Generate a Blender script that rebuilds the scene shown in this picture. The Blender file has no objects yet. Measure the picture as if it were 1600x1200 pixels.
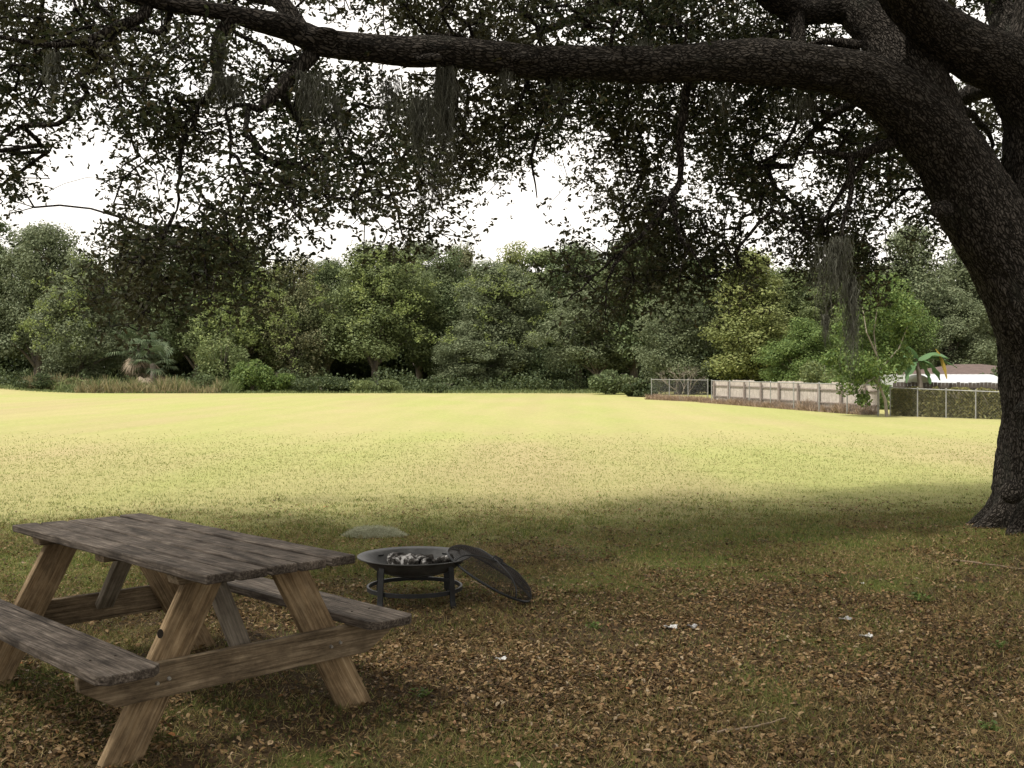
import bpy, bmesh, math, random
import numpy as np
from mathutils import Vector, noise as mnoise

random.seed(7)
RNG = np.random.default_rng(7)
sc = bpy.context.scene
COL = sc.collection
F, HOR, H = 1650.0, 597.0, 1.5
R = math.radians


# ------------------------------------------------------------------ helpers
def sstep(a, b, x):
    t = np.clip((x - a) / (b - a), 0, 1)
    return t * t * (3 - 2 * t)


def _hash(i, j, s):
    n = (i * 374761393 + j * 668265263 + s * 1442695041) & 0x7fffffff
    n = ((n ^ (n >> 13)) * 1274126177) & 0x7fffffff
    return ((n ^ (n >> 16)) & 0xffff) / 65535.0


def vnoise(x, y, s=0):
    x = np.asarray(x, float); y = np.asarray(y, float)
    i = np.floor(x).astype(np.int64); j = np.floor(y).astype(np.int64)
    u = x - i; v = y - j
    u = u * u * (3 - 2 * u); v = v * v * (3 - 2 * v)
    a = _hash(i, j, s) * (1 - u) + _hash(i + 1, j, s) * u
    b = _hash(i, j + 1, s) * (1 - u) + _hash(i + 1, j + 1, s) * u
    return a * (1 - v) + b * v


def fbm(x, y, o=4, s=0):
    r = 0; a = .5; f = 1.0; t = 0
    for k in range(o):
        r = r + a * vnoise(np.asarray(x) * f + 17.3 * k, np.asarray(y) * f - 9.1 * k, s + k); t += a
        a *= .55; f *= 2.03
    return r / t


def ground_z(x, y):
    x = np.asarray(x, float); y = np.asarray(y, float)
    z = 0.78 * sstep(20, 100, y)
    z = z + 0.60 * np.exp(-(((x + 42.5) / 5.5) ** 2 + ((y - 80) / 7) ** 2))
    z = z + 0.10 * np.exp(-(((x - 5.2) / 1.3) ** 2 + ((y - 10.2) / 1.3) ** 2))
    near = 1 - sstep(14, 40, np.abs(y))
    z = z + near * ((fbm(x * 1.1, y * 1.1, 3, 5) - .5) * .05 + (fbm(x * 6, y * 6, 2, 9) - .5) * .018)
    return z


def P(px, py, d):
    return np.array([(px - 800) / F * d, d, H - (py - HOR) / F * d])


def G(px, py):
    """ground point seen at a pixel of the photograph"""
    d = 30.0
    for _ in range(80):
        z = float(ground_z((px - 800) / F * d, d))
        d = .5 * d + .5 * min(220, F * max(.02, H - z) / max(1., py - HOR))
    return (px - 800) / F * d, d, float(ground_z((px - 800) / F * d, d))


def gat(px, d):
    x = (px - 800) / F * d
    return x, d, float(ground_z(x, d))


def new_mesh(name, V, Fs, mat=None, parent=None, smooth=False, attrs=None):
    me = bpy.data.meshes.new(name)
    V = np.asarray(V, np.float32)
    if isinstance(Fs, np.ndarray):
        n, k = Fs.shape
        me.vertices.add(len(V)); me.vertices.foreach_set('co', V.ravel())
        me.loops.add(n * k); me.loops.foreach_set('vertex_index', Fs.astype(np.int32).ravel())
        me.polygons.add(n)
        me.polygons.foreach_set('loop_start', np.arange(n, dtype=np.int32) * k)
        me.update(calc_edges=True)
    else:
        me.from_pydata([tuple(v) for v in V.tolist()], [], [tuple(f) for f in Fs])
    if smooth:
        me.polygons.foreach_set('use_smooth', np.ones(len(me.polygons), bool))
    if attrs:
        for an, av in attrs.items():
            av = np.asarray(av, np.float32)
            if av.ndim == 1:
                a = me.attributes.new(an, 'FLOAT', 'POINT'); a.data.foreach_set('value', av)
            else:
                a = me.attributes.new(an, 'FLOAT_VECTOR', 'POINT'); a.data.foreach_set('vector', av.ravel())
    if mat is not None:
        me.materials.append(mat)
    o = bpy.data.objects.new(name, me); COL.objects.link(o)
    if parent is not None:
        o.parent = parent
    return o


def tag(o, label=None, cat=None, group=None, kind=None):
    if label: o['label'] = label
    if cat: o['category'] = cat
    if group: o['group'] = group
    if kind: o['kind'] = kind
    return o


def empty(name, loc, label, cat, group=None, rz=0):
    o = bpy.data.objects.new(name, None); COL.objects.link(o)
    o.location = tuple(float(c) for c in loc); o.rotation_euler = (0, 0, rz); o.empty_display_size = .2
    return tag(o, label, cat, group)


def scatter(tv, tf, pos, rot, scl):
    """copies of a small template (k verts, m faces) at N places; rot (N,3,3), scl (N,3)"""
    N = len(pos)
    tv = np.asarray(tv, float); tf = np.asarray(tf, int)
    V = tv[None] * scl[:, None, :]
    V = np.einsum('nij,nkj->nki', rot, V) + pos[:, None, :]
    Fs = tf[None] + (np.arange(N) * len(tv))[:, None, None]
    return V.reshape(-1, 3), Fs.reshape(-1, tf.shape[1])


def frames(n, spin):
    """rotation matrices whose local z is n, spun round it"""
    n = n / np.linalg.norm(n, axis=1, keepdims=True)
    up = np.where(np.abs(n[:, 2:3]) > .95, [[1., 0, 0]], [[0, 0, 1.]])
    x = np.cross(up, n); x /= np.linalg.norm(x, axis=1, keepdims=True)
    y = np.cross(n, x)
    c = np.cos(spin)[:, None]; s = np.sin(spin)[:, None]
    a = c * x + s * y; b = -s * x + c * y
    return np.stack([a, b, n], axis=2)


def rand_dirs(N, rng=RNG):
    v = rng.normal(size=(N, 3)); return v / np.linalg.norm(v, axis=1, keepdims=True)


def tube(pts, rad, seg=12, caps=True, jitter=0.0):
    pts = np.asarray(pts, float); rad = np.asarray(rad, float)
    n = len(pts); V = []; Fs = []
    T = np.gradient(pts, axis=0); T /= np.linalg.norm(T, axis=1, keepdims=True) + 1e-9
    a = np.array([0, 0, 1.]) if abs(T[0][2]) < .9 else np.array([1., 0, 0])
    x = np.cross(a, T[0]); x /= np.linalg.norm(x)
    for i in range(n):
        x = x - T[i] * np.dot(x, T[i]); x /= np.linalg.norm(x) + 1e-9
        y = np.cross(T[i], x)
        for k in range(seg):
            t = 2 * math.pi * k / seg
            rr = rad[i] * (1 + (random.uniform(-jitter, jitter) if jitter else 0))
            V.append(pts[i] + rr * (math.cos(t) * x + math.sin(t) * y))
    for i in range(n - 1):
        for k in range(seg):
            k2 = (k + 1) % seg
            Fs.append((i * seg + k, i * seg + k2, (i + 1) * seg + k2, (i + 1) * seg + k))
    if caps:
        Fs.append(tuple(range(seg - 1, -1, -1))); Fs.append(tuple((n - 1) * seg + k for k in range(seg)))
    return V, Fs


def spline(pts, step):
    """Catmull-Rom through rows (x,y,z,r) resampled about every step metres"""
    p = np.asarray(pts, float)
    p = np.vstack([2 * p[0] - p[1], p, 2 * p[-1] - p[-2]])
    out = []
    for i in range(1, len(p) - 2):
        L = np.linalg.norm(p[i + 1][:3] - p[i][:3]); m = max(1, int(round(L / step)))
        for k in range(m):
            t = k / m
            out.append(.5 * ((2 * p[i]) + (-p[i - 1] + p[i + 1]) * t + (2 * p[i - 1] - 5 * p[i] + 4 * p[i + 1] - p[i + 2]) * t * t
                             + (-p[i - 1] + 3 * p[i] - 3 * p[i + 1] + p[i + 2]) * t ** 3))
    out.append(p[-2])
    out = np.array(out); out[:, 3] = np.maximum(out[:, 3], .002)
    return out


class MB:
    """collects shapes into one mesh, with a 'grain' coordinate per vertex"""
    def __init__(s): s.V = []; s.F = []; s.g = []

    def add(s, V, Fs, g=None):
        o = len(s.V); s.V += [tuple(map(float, v)) for v in V]; s.F += [tuple(i + o for i in f) for f in Fs]
        s.g += [tuple(map(float, v)) for v in (g if g is not None else V)]
        return s

    def prism(s, outline, y0, y1, xf, off=None):
        """polygon outline in (along, up) extruded across; xf maps (along, across, up) to the parent's space"""
        n = len(outline); off = off if off is not None else (random.uniform(0, 50), random.uniform(0, 50), random.uniform(0, 50))
        loc = [(a, y0, b) for a, b in outline] + [(a, y1, b) for a, b in outline]
        Fs = [tuple(range(n - 1, -1, -1)), tuple(range(n, 2 * n))]
        Fs += [(i, (i + 1) % n, n + (i + 1) % n, n + i) for i in range(n)]
        return s.add([xf(*v) for v in loc], Fs, [(v[0] + off[0], v[1] + off[1], v[2] + off[2]) for v in loc])

    def plank(s, p0, p1, wid, thk, side, wob=.0, seg=1):
        """board from p0 to p1; wid along 'side', thk along the third axis"""
        p0 = np.array(p0, float); p1 = np.array(p1, float); d = p1 - p0; L = np.linalg.norm(d); d /= L
        side = np.array(side, float); side = side - d * np.dot(side, d); side /= np.linalg.norm(side); up = np.cross(d, side)
        off = np.array([random.uniform(0, 50) for _ in range(3)])
        V = []; g = []; Fs = []
        for i in range(seg + 1):
            t = i / seg
            for a, b in ((-.5, -.5), (.5, -.5), (.5, .5), (-.5, .5)):
                w = [random.uniform(-wob, wob) for _ in range(2)]
                V.append(p0 + d * L * t + side * (a * wid + w[0]) + up * (b * thk + w[1])); g.append(off + np.array([L * t, a * wid, b * thk]))
        for i in range(seg):
            for k in range(4):
                Fs.append((i * 4 + k, i * 4 + (k + 1) % 4, i * 4 + 4 + (k + 1) % 4, i * 4 + 4 + k))
        Fs.append((3, 2, 1, 0)); Fs.append(tuple(seg * 4 + k for k in range(4)))
        return s.add(V, Fs, g)

    def tube(s, pts, rad, seg=8):
        if np.isscalar(rad): rad = [rad] * len(pts)
        return s.add(*tube(pts, rad, seg))

    def build(s, name, mat, parent=None, smooth=False, bevel=0):
        o = new_mesh(name, np.array(s.V), s.F, mat, parent, smooth, {'grain': np.array(s.g)})
        bm = bmesh.new(); bm.from_mesh(o.data); bmesh.ops.recalc_face_normals(bm, faces=bm.faces); bm.to_mesh(o.data); bm.free()
        if bevel:
            m = o.modifiers.new('b', 'BEVEL'); m.width = bevel; m.segments = 2; m.limit_method = 'ANGLE'; m.angle_limit = R(40)
        return o


# ------------------------------------------------------------------ materials
def mat(name, rough=.8, spec=.3):
    m = bpy.data.materials.new(name); m.use_nodes = True
    nt = m.node_tree; nt.nodes.clear()
    out = nt.nodes.new('ShaderNodeOutputMaterial'); b = nt.nodes.new('ShaderNodeBsdfPrincipled')
    b.inputs['Roughness'].default_value = rough; b.inputs['Specular IOR Level'].default_value = spec
    nt.links.new(b.outputs[0], out.inputs[0])
    return m, nt, b, out


def N(nt, typ, **kw):
    n = nt.nodes.new(typ)
    for k, v in kw.items():
        if k in n.inputs: n.inputs[k].default_value = v
        else: setattr(n, k, v)
    return n


def ramp(nt, fac, stops, interp='LINEAR'):
    n = nt.nodes.new('ShaderNodeValToRGB'); e = n.color_ramp.elements; n.color_ramp.interpolation = interp
    while len(e) > 1: e.remove(e[0])
    e[0].position = stops[0][0]; e[0].color = (*stops[0][1], 1)
    for p, c in stops[1:]:
        q = e.new(p); q.color = (*c, 1)
    if fac is not None: nt.links.new(fac, n.inputs[0])
    return n.outputs[0]


def mix(nt, f, a, b, mode='MIX'):
    n = nt.nodes.new('ShaderNodeMix'); n.data_type = 'RGBA'; n.blend_type = mode
    for s, v in ((n.inputs[0], f), (n.inputs[6], a), (n.inputs[7], b)):
        if hasattr(v, 'links'): nt.links.new(v, s)
        elif isinstance(v, tuple): s.default_value = (*v, 1)
        else: s.default_value = v
    return n.outputs[2]


def math_(nt, op, a, b=0.0):
    n = nt.nodes.new('ShaderNodeMath'); n.operation = op
    for s, v in ((n.inputs[0], a), (n.inputs[1], b)):
        if hasattr(v, 'links'): nt.links.new(v, s)
        else: s.default_value = v
    return n.outputs[0]


def attr(nt, name, vec=False):
    n = N(nt, 'ShaderNodeAttribute', attribute_name=name); return n.outputs['Vector' if vec else 'Fac']


def mapping(nt, vec, scale=(1, 1, 1), loc=(0, 0, 0), rot=(0, 0, 0)):
    n = nt.nodes.new('ShaderNodeMapping'); nt.links.new(vec, n.inputs[0])
    n.inputs['Scale'].default_value = scale; n.inputs['Location'].default_value = loc; n.inputs['Rotation'].default_value = rot
    return n.outputs[0]


def noise_(nt, vec, scale, detail=4, rough=.6, dist=0):
    n = N(nt, 'ShaderNodeTexNoise', Scale=scale, Detail=detail, Roughness=rough, Distortion=dist)
    nt.links.new(vec, n.inputs['Vector']); return n.outputs['Fac']


def bump(nt, b, h, dist=.01, strength=1.0):
    n = N(nt, 'ShaderNodeBump', Distance=dist, Strength=strength); nt.links.new(h, n.inputs['Height']); nt.links.new(n.outputs[0], b.inputs['Normal'])
    return n


def foliage_mat(name, stops, trans=.35, rough=.55, spec=.25, patch=None, pscale=.35):
    """leaf colours differ from leaf to leaf, and in patches of a few leaves' growth"""
    m, nt, b, out = mat(name, rough, spec)
    geo = nt.nodes.new('ShaderNodeNewGeometry')
    c = ramp(nt, geo.outputs['Random Per Island'], stops)
    if patch:
        tc = nt.nodes.new('ShaderNodeTexCoord')
        nz = noise_(nt, tc.outputs['Object'], pscale, 3)
        c = mix(nt, ramp(nt, nz, [(.46, (0, 0, 0)), (.60, (1, 1, 1))]), c, patch)
    nt.links.new(c, b.inputs['Base Color'])
    t = nt.nodes.new('ShaderNodeBsdfTranslucent'); nt.links.new(c, t.inputs['Color'])
    ms = nt.nodes.new('ShaderNodeMixShader'); ms.inputs[0].default_value = trans
    nt.links.new(b.outputs[0], ms.inputs[1]); nt.links.new(t.outputs[0], ms.inputs[2]); nt.links.new(ms.outputs[0], out.inputs[0])
    return m


def simple(name, c, rough=.7, metal=0, var=.25, scale=6, bumpd=0):
    m, nt, b, out = mat(name, rough)
    tc = nt.nodes.new('ShaderNodeTexCoord')
    nz = noise_(nt, tc.outputs['Object'], scale, 5)
    nt.links.new(ramp(nt, nz, [(.25, tuple(v * (1 - var) for v in c)), (.75, tuple(min(1, v * (1 + var)) for v in c))]), b.inputs['Base Color'])
    b.inputs['Metallic'].default_value = metal
    if bumpd: bump(nt, b, noise_(nt, tc.outputs['Object'], scale * 8, 4), bumpd)
    return m


def wood_mat(name, lo, mid, hi, dark=.5, crack=1.0, bd=.004):
    m, nt, b, out = mat(name, .85, .15)
    g = attr(nt, 'grain', True)
    fine = noise_(nt, mapping(nt, g, (5, 105, 105)), 1.0, 6, .62, .3)
    coarse = noise_(nt, mapping(nt, g, (2.6, 20, 20)), 1.0, 5, .65, .9)
    blot = noise_(nt, mapping(nt, g, (6, 9, 9)), 1.0, 6, .7)
    c = ramp(nt, fine, [(.30, lo), (.5, mid), (.72, hi)])
    c = mix(nt, .75, c, ramp(nt, coarse, [(.3, tuple(v * .45 for v in (1, 1, 1))), (.6, (1, 1, 1))]), 'MULTIPLY')
    c = mix(nt, 1.0, c, ramp(nt, blot, [(.34, (dark, dark * .96, dark * .93)), (.62, (1.08, 1.06, 1.04))]), 'MULTIPLY')
    ck = noise_(nt, mapping(nt, g, (1.1, 60, 60), (3, 1, 7)), 1.0, 2, .5)
    ckm = ramp(nt, ck, [(.27, (.18, .16, .14)), (.31, (1, 1, 1))])
    c = mix(nt, .8 * crack, c, ckm, 'MULTIPLY')
    nt.links.new(c, b.inputs['Base Color'])
    h = math_(nt, 'ADD', math_(nt, 'MULTIPLY', fine, .6), math_(nt, 'MULTIPLY', ckm, .5))
    bump(nt, b, h, bd)
    return m


M = {}
M['top_wood'] = wood_mat('weathered_grey_wood', (.032, .026, .021), (.100, .083, .068), (.235, .205, .175), .34, bd=.008)
M['leg_wood'] = wood_mat('tan_post_wood', (.14, .092, .046), (.265, .192, .112), (.40, .31, .195), .5, .6, .005)
M['bar_wood'] = wood_mat('brown_board_wood', (.088, .065, .040), (.185, .142, .092), (.30, .240, .165), .42, .9, .006)
M['grey_brace'] = wood_mat('grey_brace_wood', (.10, .085, .065), (.19, .165, .13), (.28, .25, .205), .6, .5, .004)
M['fence_wood'] = wood_mat('sunbleached_fence_wood', (.32, .29, .26), (.45, .41, .37), (.56, .52, .47), .75, .3, .003)
M['fence_dark'] = wood_mat('fence_rail_wood', (.16, .13, .115), (.24, .20, .18), (.32, .28, .25), .7, .3, .003)
M['galv'] = simple('galvanised_steel', (.21, .21, .20), .6, .2, .2, 5)
M['bolt'] = simple('bolt_steel', (.35, .34, .32), .4, .8, .2, 30)
M['iron'] = simple('black_iron', (.016, .017, .018), .5, .2, .35, 14, .0008)
M['bowl'] = None
M['mesh'] = simple('rusty_mesh', (.018, .015, .013), .7, .2, .4, 9)
M['paper'] = simple('paper', (.46, .46, .45), .7, 0, .2, 40, .001)
M['greypaper'] = simple('grey_plastic_film', (.28, .28, .28), .5, 0, .2, 40, .001)
M['white_wall'] = simple('white_render', (.36, .37, .37), .7, 0, .12, .8)
M['pale_roof'] = simple('pale_metal_roof', (.36, .37, .38), .5, .2, .15, .7)
M['red_roof'] = simple('brown_red_shingle', (.075, .052, .045), .85, 0, .4, 3, .01)
M['dark_wall'] = simple('dark_brown_boards', (.055, .045, .038), .85, 0, .35, 2)
M['glass'] = simple('window_glass', (.05, .06, .07), .1, 0, .1, 1)
M['grass'] = foliage_mat('grass_blade', [(0, (.055, .084, .018)), (.4, (.100, .142, .030)), (.75, (.18, .205, .052)), (1, (.30, .27, .09))], .3, .6)
M['fieldgrass'] = foliage_mat('field_grass_blade', [(0, (.175, .21, .066)), (.45, (.235, .255, .088)), (.75, (.29, .285, .11)), (1, (.33, .29, .14))], .45, .6)
M['straw'] = foliage_mat('dry_straw', [(0, (.080, .060, .022)), (.5, (.170, .128, .048)), (.9, (.30, .23, .10)), (1, (.46, .37, .19))], .2, .7)
M['litter'] = foliage_mat('dry_oak_leaf', [(0, (.032, .020, .009)), (.3, (.080, .047, .020)), (.55, (.145, .086, .036)), (.8, (.215, .138, .062)), (.95, (.32, .225, .125)), (.99, (.30, .245, .17)), (1, (.30, .13, .05))], .12, .7, .25)
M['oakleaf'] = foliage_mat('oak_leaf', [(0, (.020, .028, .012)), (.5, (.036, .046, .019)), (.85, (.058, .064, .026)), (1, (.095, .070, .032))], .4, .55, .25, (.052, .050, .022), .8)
M['weed'] = foliage_mat('weed_leaf', [(0, (.06, .10, .025)), (1, (.14, .20, .05))], .35)
M['moss'] = foliage_mat('spanish_moss_strand', [(0, (.07, .07, .053)), (.6, (.13, .132, .104)), (1, (.22, .225, .18))], .3, .9)
M['groundmoss'] = foliage_mat('fallen_moss_strand', [(0, (.24, .25, .17)), (1, (.52, .53, .39))], .3, .9)


def bark_mat(name, k=1.0):
    m, nt, b, out = mat(name, .9, .12)
    q = attr(nt, 'bark', True)
    v1 = N(nt, 'ShaderNodeTexVoronoi', feature='DISTANCE_TO_EDGE', Scale=1.0)
    wn = N(nt, 'ShaderNodeTexNoise', Scale=1.0, Detail=3.0); nt.links.new(mapping(nt, q, (11, 11, 7)), wn.inputs['Vector']); warp = wn.outputs['Color']
    comb = N(nt, 'ShaderNodeVectorMath', operation='ADD'); nt.links.new(mapping(nt, q, (44, 44, 15)), comb.inputs[0])
    sc_ = N(nt, 'ShaderNodeVectorMath', operation='SCALE'); sc_.inputs['Scale'].default_value = 3.2
    nt.links.new(warp, sc_.inputs[0]); nt.links.new(sc_.outputs[0], comb.inputs[1]); nt.links.new(comb.outputs[0], v1.inputs['Vector'])
    ridge = math_(nt, 'MINIMUM', math_(nt, 'MULTIPLY', v1.outputs['Distance'], 4.5), 1.0)
    fine = noise_(nt, mapping(nt, q, (70, 70, 40)), 1.0, 5, .7)
    furrow = noise_(nt, mapping(nt, q, (26, 26, 4.5)), 1.0, 4, .65, .4)
    h = math_(nt, 'ADD', math_(nt, 'MULTIPLY', ridge, .55), math_(nt, 'ADD', math_(nt, 'MULTIPLY', fine, .6), math_(nt, 'MULTIPLY', furrow, .9)))
    c = ramp(nt, math_(nt, 'MULTIPLY', h, .6), [(.34, (.008 * k, .007 * k, .005 * k)), (.62, (.062 * k, .052 * k, .041 * k)), (.84, (.24 * k, .21 * k, .18 * k))])
    big = noise_(nt, mapping(nt, q, (3, 3, 1.5)), 1.0, 5, .7)
    c = mix(nt, ramp(nt, big, [(.56, (0, 0, 0)), (.72, (.7, .7, .7))]), c, (.115 * k, .118 * k, .095 * k))
    nt.links.new(c, b.inputs['Base Color'])
    bump(nt, b, h, .055)
    return m


M['bark'] = bark_mat('oak_bark', .54)
mm, nt, b, out = mat('twig_bark', .9, .1); b.inputs['Base Color'].default_value = (.030, .025, .020, 1); M['twig'] = mm
M['far_bark'] = simple('far_bark', (.11, .095, .08), .9, 0, .4, 2)
M['pale_bark'] = simple('pale_bark', (.21, .185, .15), .9, 0, .3, 3)

# bowl: charcoal steel with grey dust
mm, nt, b, out = mat('fire_bowl_steel', .55, .4)
tc = nt.nodes.new('ShaderNodeTexCoord')
nz = noise_(nt, tc.outputs['Object'], 9, 6, .7)
nt.links.new(ramp(nt, nz, [(.3, (.022, .022, .022)), (.55, (.05, .05, .048)), (.8, (.11, .11, .105))]), b.inputs['Base Color'])
bump(nt, b, nz, .002); M['bowl'] = mm
mm, nt, b, out = mat('charred_wood', .95, .1)
tc = nt.nodes.new('ShaderNodeTexCoord')
nz = noise_(nt, tc.outputs['Object'], 14, 6, .7)
nt.links.new(ramp(nt, nz, [(.42, (.012, .011, .010)), (.52, (.06, .055, .05)), (.60, (.48, .47, .46))]), b.inputs['Base Color'])
bump(nt, b, nz, .01); M['char'] = mm
M['ash'] = simple('ash', (.26, .255, .25), .95, 0, .6, 18, .006)


def ground_mat():
    m, nt, b, out = mat('field_ground', .95, .1)
    geo = nt.nodes.new('ShaderNodeNewGeometry'); pos = geo.outputs['Position']
    lit = attr(nt, 'litter'); grn = attr(nt, 'green')
    n1 = noise_(nt, pos, 60, 6, .75); n2 = noise_(nt, pos, 9, 5, .7); n3 = noise_(nt, pos, .35, 4, .6)
    soil = ramp(nt, n1, [(.3, (.034, .023, .013)), (.5, (.078, .052, .029)), (.68, (.13, .092, .050)), (.85, (.19, .14, .082))])
    turf = ramp(nt, n1, [(.25, (.045, .056, .014)), (.5, (.115, .132, .032)), (.8, (.22, .21, .07))])
    near = mix(nt, grn, soil, turf)
    # mown field: green-yellow with tan patches and faint mowing bands
    f1 = noise_(nt, mapping(nt, pos, (1, .35, 1)), .22, 5, .6)
    f2 = noise_(nt, mapping(nt, pos, (1, .3, 1)), 7, 6, .75)
    f3 = noise_(nt, mapping(nt, pos, (1, .16, 1), (40, 3, 0)), .13, 4, .55)
    fld = ramp(nt, f2, [(.2, (.215, .235, .078)), (.5, (.268, .276, .100)), (.8, (.315, .305, .126))])
    fld = mix(nt, ramp(nt, f1, [(.40, (0, 0, 0)), (.66, (.85, .85, .85))]), fld, (.315, .275, .135))
    fld = mix(nt, ramp(nt, f3, [(.50, (0, 0, 0)), (.64, (.55, .55, .55))]), fld, (.30, .240, .135))
    wv = N(nt, 'ShaderNodeTexWave', Scale=.16, Distortion=2.2, Detail=2.0, bands_direction='X')
    wv.inputs['Detail Scale'].default_value = .6
    nt.links.new(mapping(nt, pos, (1, 1, 1), (0, 0, 0), (0, 0, R(3))), wv.inputs['Vector'])
    fld = mix(nt, .07, fld, ramp(nt, wv.outputs['Fac'], [(.2, (.55, .62, .45)), (.8, (1, 1, 1))]), 'MULTIPLY')
    c = mix(nt, lit, fld, near)
    c = mix(nt, .35, c, ramp(nt, n2, [(.3, (.45, .45, .45)), (.7, (1.2, 1.2, 1.2))]), 'MULTIPLY')
    nt.links.new(c, b.inputs['Base Color'])
    bump(nt, b, math_(nt, 'ADD', n1, n2), .03, .8)
    return m


M['ground'] = ground_mat()


# zones shared by the ground's material and by what grows on it
def litter_zone(x, y):
    e = 10.9 + .16 * x + 1.5 * (fbm(x * .5, y * .5, 3, 21) - .5) + .8 * sstep(1, 7, x)
    return 1 - sstep(-3.2, 3.6, y - e)


def green_zone(x, y):
    n = fbm(x * .75, y * .75, 4, 33)
    n2 = fbm(x * 2.6, y * 2.6, 3, 44)
    k = .535 - .24 * sstep(7.2, 10.5, y - .10 * x) + .05 * sstep(1, 5, x) * (1 - sstep(10, 13, y))
    k = k + .02 - .10 * np.exp(-(((x + 2.2) / 1.1) ** 2 + ((y - 5.0) / .9) ** 2))
    tr = np.exp(-(((x - 4.3) / .7) ** 2 + ((y - 9.6) / .7) ** 2))
    return np.clip(sstep(k - .12, k + .17, .62 * n + .38 * n2) + .6 * tr, 0, 1)


# ------------------------------------------------------------------ ground
def axis(lo, hi, core0, core1, fine, growth):
    a = list(np.arange(core0, core1, fine)); s = fine; v = core1
    while v < hi: a.append(v); s *= growth; v += s
    a.append(hi); s = fine; v = core0 - fine
    while v > lo: a.insert(0, v); s *= growth; v -= s
    a.insert(0, lo); return np.array(a)


xs = axis(-450, 450, -8, 9.5, .075, 1.13); ys = axis(-300, 700, 2.5, 17, .075, 1.08)
X, Y = np.meshgrid(xs, ys)
nx, ny = len(xs), len(ys)
ii = (np.arange(ny - 1)[:, None] * nx + np.arange(nx - 1)[None]).ravel()
Fg = np.stack([ii, ii + 1, ii + nx + 1, ii + nx], 1)
Zg = ground_z(X, Y)
o = new_mesh('ground', np.stack([X, Y, Zg], 2).reshape(-1, 3), Fg, M['ground'], smooth=True,
             attrs={'litter': litter_zone(X, Y).ravel(), 'green': green_zone(X, Y).ravel()})
tag(o, 'mown field running from leaf-strewn shade to the tree line', kind='structure')


def sample_frustum(n, y0, y1, power=1.0, margin=1.1):
    """points on the ground a viewer near the camera can see, denser close by"""
    u = RNG.random(n); y = (y0 ** power + u * (y1 ** power - y0 ** power)) ** (1 / power)
    x = (RNG.random(n) * 2 - 1) * (y * .5 + margin)
    return x, y


LEAF6 = np.array([(0, -.5, 0), (.5, -.08, .12), (.32, .3, .10), (0, .5, .05), (-.32, .3, .10), (-.5, -.08, .12)], float)
leaf_v = np.array([(0, -.5, .0), (.36, -.16, .11), (.44, .20, .14), (0, .5, .06), (-.44, .20, .14), (-.36, -.16, .11)], float)
leaf_f = np.array([(0, 1, 2, 3), (0, 3, 4, 5)])


def leaf_litter():
    x, y = sample_frustum(380000, 3.3, 15.5, 1.05)
    lz = litter_zone(x, y); gz = green_zone(x, y)
    d = lz * (1 - .62 * gz) * (.35 + .9 * sstep(.35, .6, fbm(x * 1.6, y * 1.6, 3, 61)))
    d *= (.86 - .45 * sstep(8.5, 12, y - .12 * x)) * (1 - sstep(12, 15.4, y))
    k = RNG.random(len(x)) < d; x = x[k]; y = y[k]; n = len(x)
    z = ground_z(x, y) + .004 + .012 * RNG.random(n)
    nrm = np.stack([RNG.normal(0, .36, n), RNG.normal(0, .36, n), np.ones(n)], 1)
    s = .011 + .029 * RNG.random(n) ** 2 * (1 + .3 * sstep(8, 14, y))
    v, f = scatter(leaf_v, leaf_f, np.stack([x, y, z], 1), frames(nrm, RNG.uniform(0, 6.28, n)),
                   np.stack([s * RNG.uniform(.4, .8, n), s, s * RNG.uniform(.3, 2.6, n)], 1))
    tag(new_mesh('leaf_litter', v, f, M['litter']), 'dry brown oak leaves lying all over the shaded ground', 'dead leaves', kind='stuff')


blade_v = np.array([(-.5, 0, 0), (.5, 0, 0), (.38, .12, .45), (-.38, .12, .45), (.16, .42, .85), (-.16, .42, .85)], float)
blade_f = np.array([(0, 1, 2, 3), (3, 2, 4, 5)])


def blades(name, n, y0, y1, prob, hgt, wid, m, label, cat, lean=.35, pw=1.05, zoff=-.004, clump=None):
    if clump:
        cx, cy = sample_frustum(n // clump, y0, y1, pw)
        k = RNG.random(len(cx)) < prob(cx, cy); cx = cx[k]; cy = cy[k]
        x = np.repeat(cx, clump) + RNG.normal(0, .022, len(cx) * clump) * (1 + .04 * np.repeat(cy, clump))
        y = np.repeat(cy, clump) + RNG.normal(0, .022, len(cx) * clump) * (1 + .04 * np.repeat(cy, clump))
    else:
        x, y = sample_frustum(n, y0, y1, pw)
        k = RNG.random(n) < prob(x, y); x = x[k]; y = y[k]
    n = len(x)
    nrm = np.stack([RNG.normal(0, lean, n), RNG.normal(0, lean, n), np.ones(n)], 1)
    hh = hgt(x, y) * RNG.uniform(.55, 1.3, n); ww = wid(x, y) * RNG.uniform(.7, 1.3, n)
    v, f = scatter(blade_v, blade_f, np.stack([x, y, ground_z(x, y) + zoff], 1), frames(nrm, RNG.uniform(0, 6.28, n)),
                   np.stack([ww, hh * RNG.uniform(.2, 1.0, n), hh], 1))
    return tag(new_mesh(name, v, f, m), label, cat, kind='stuff')


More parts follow.
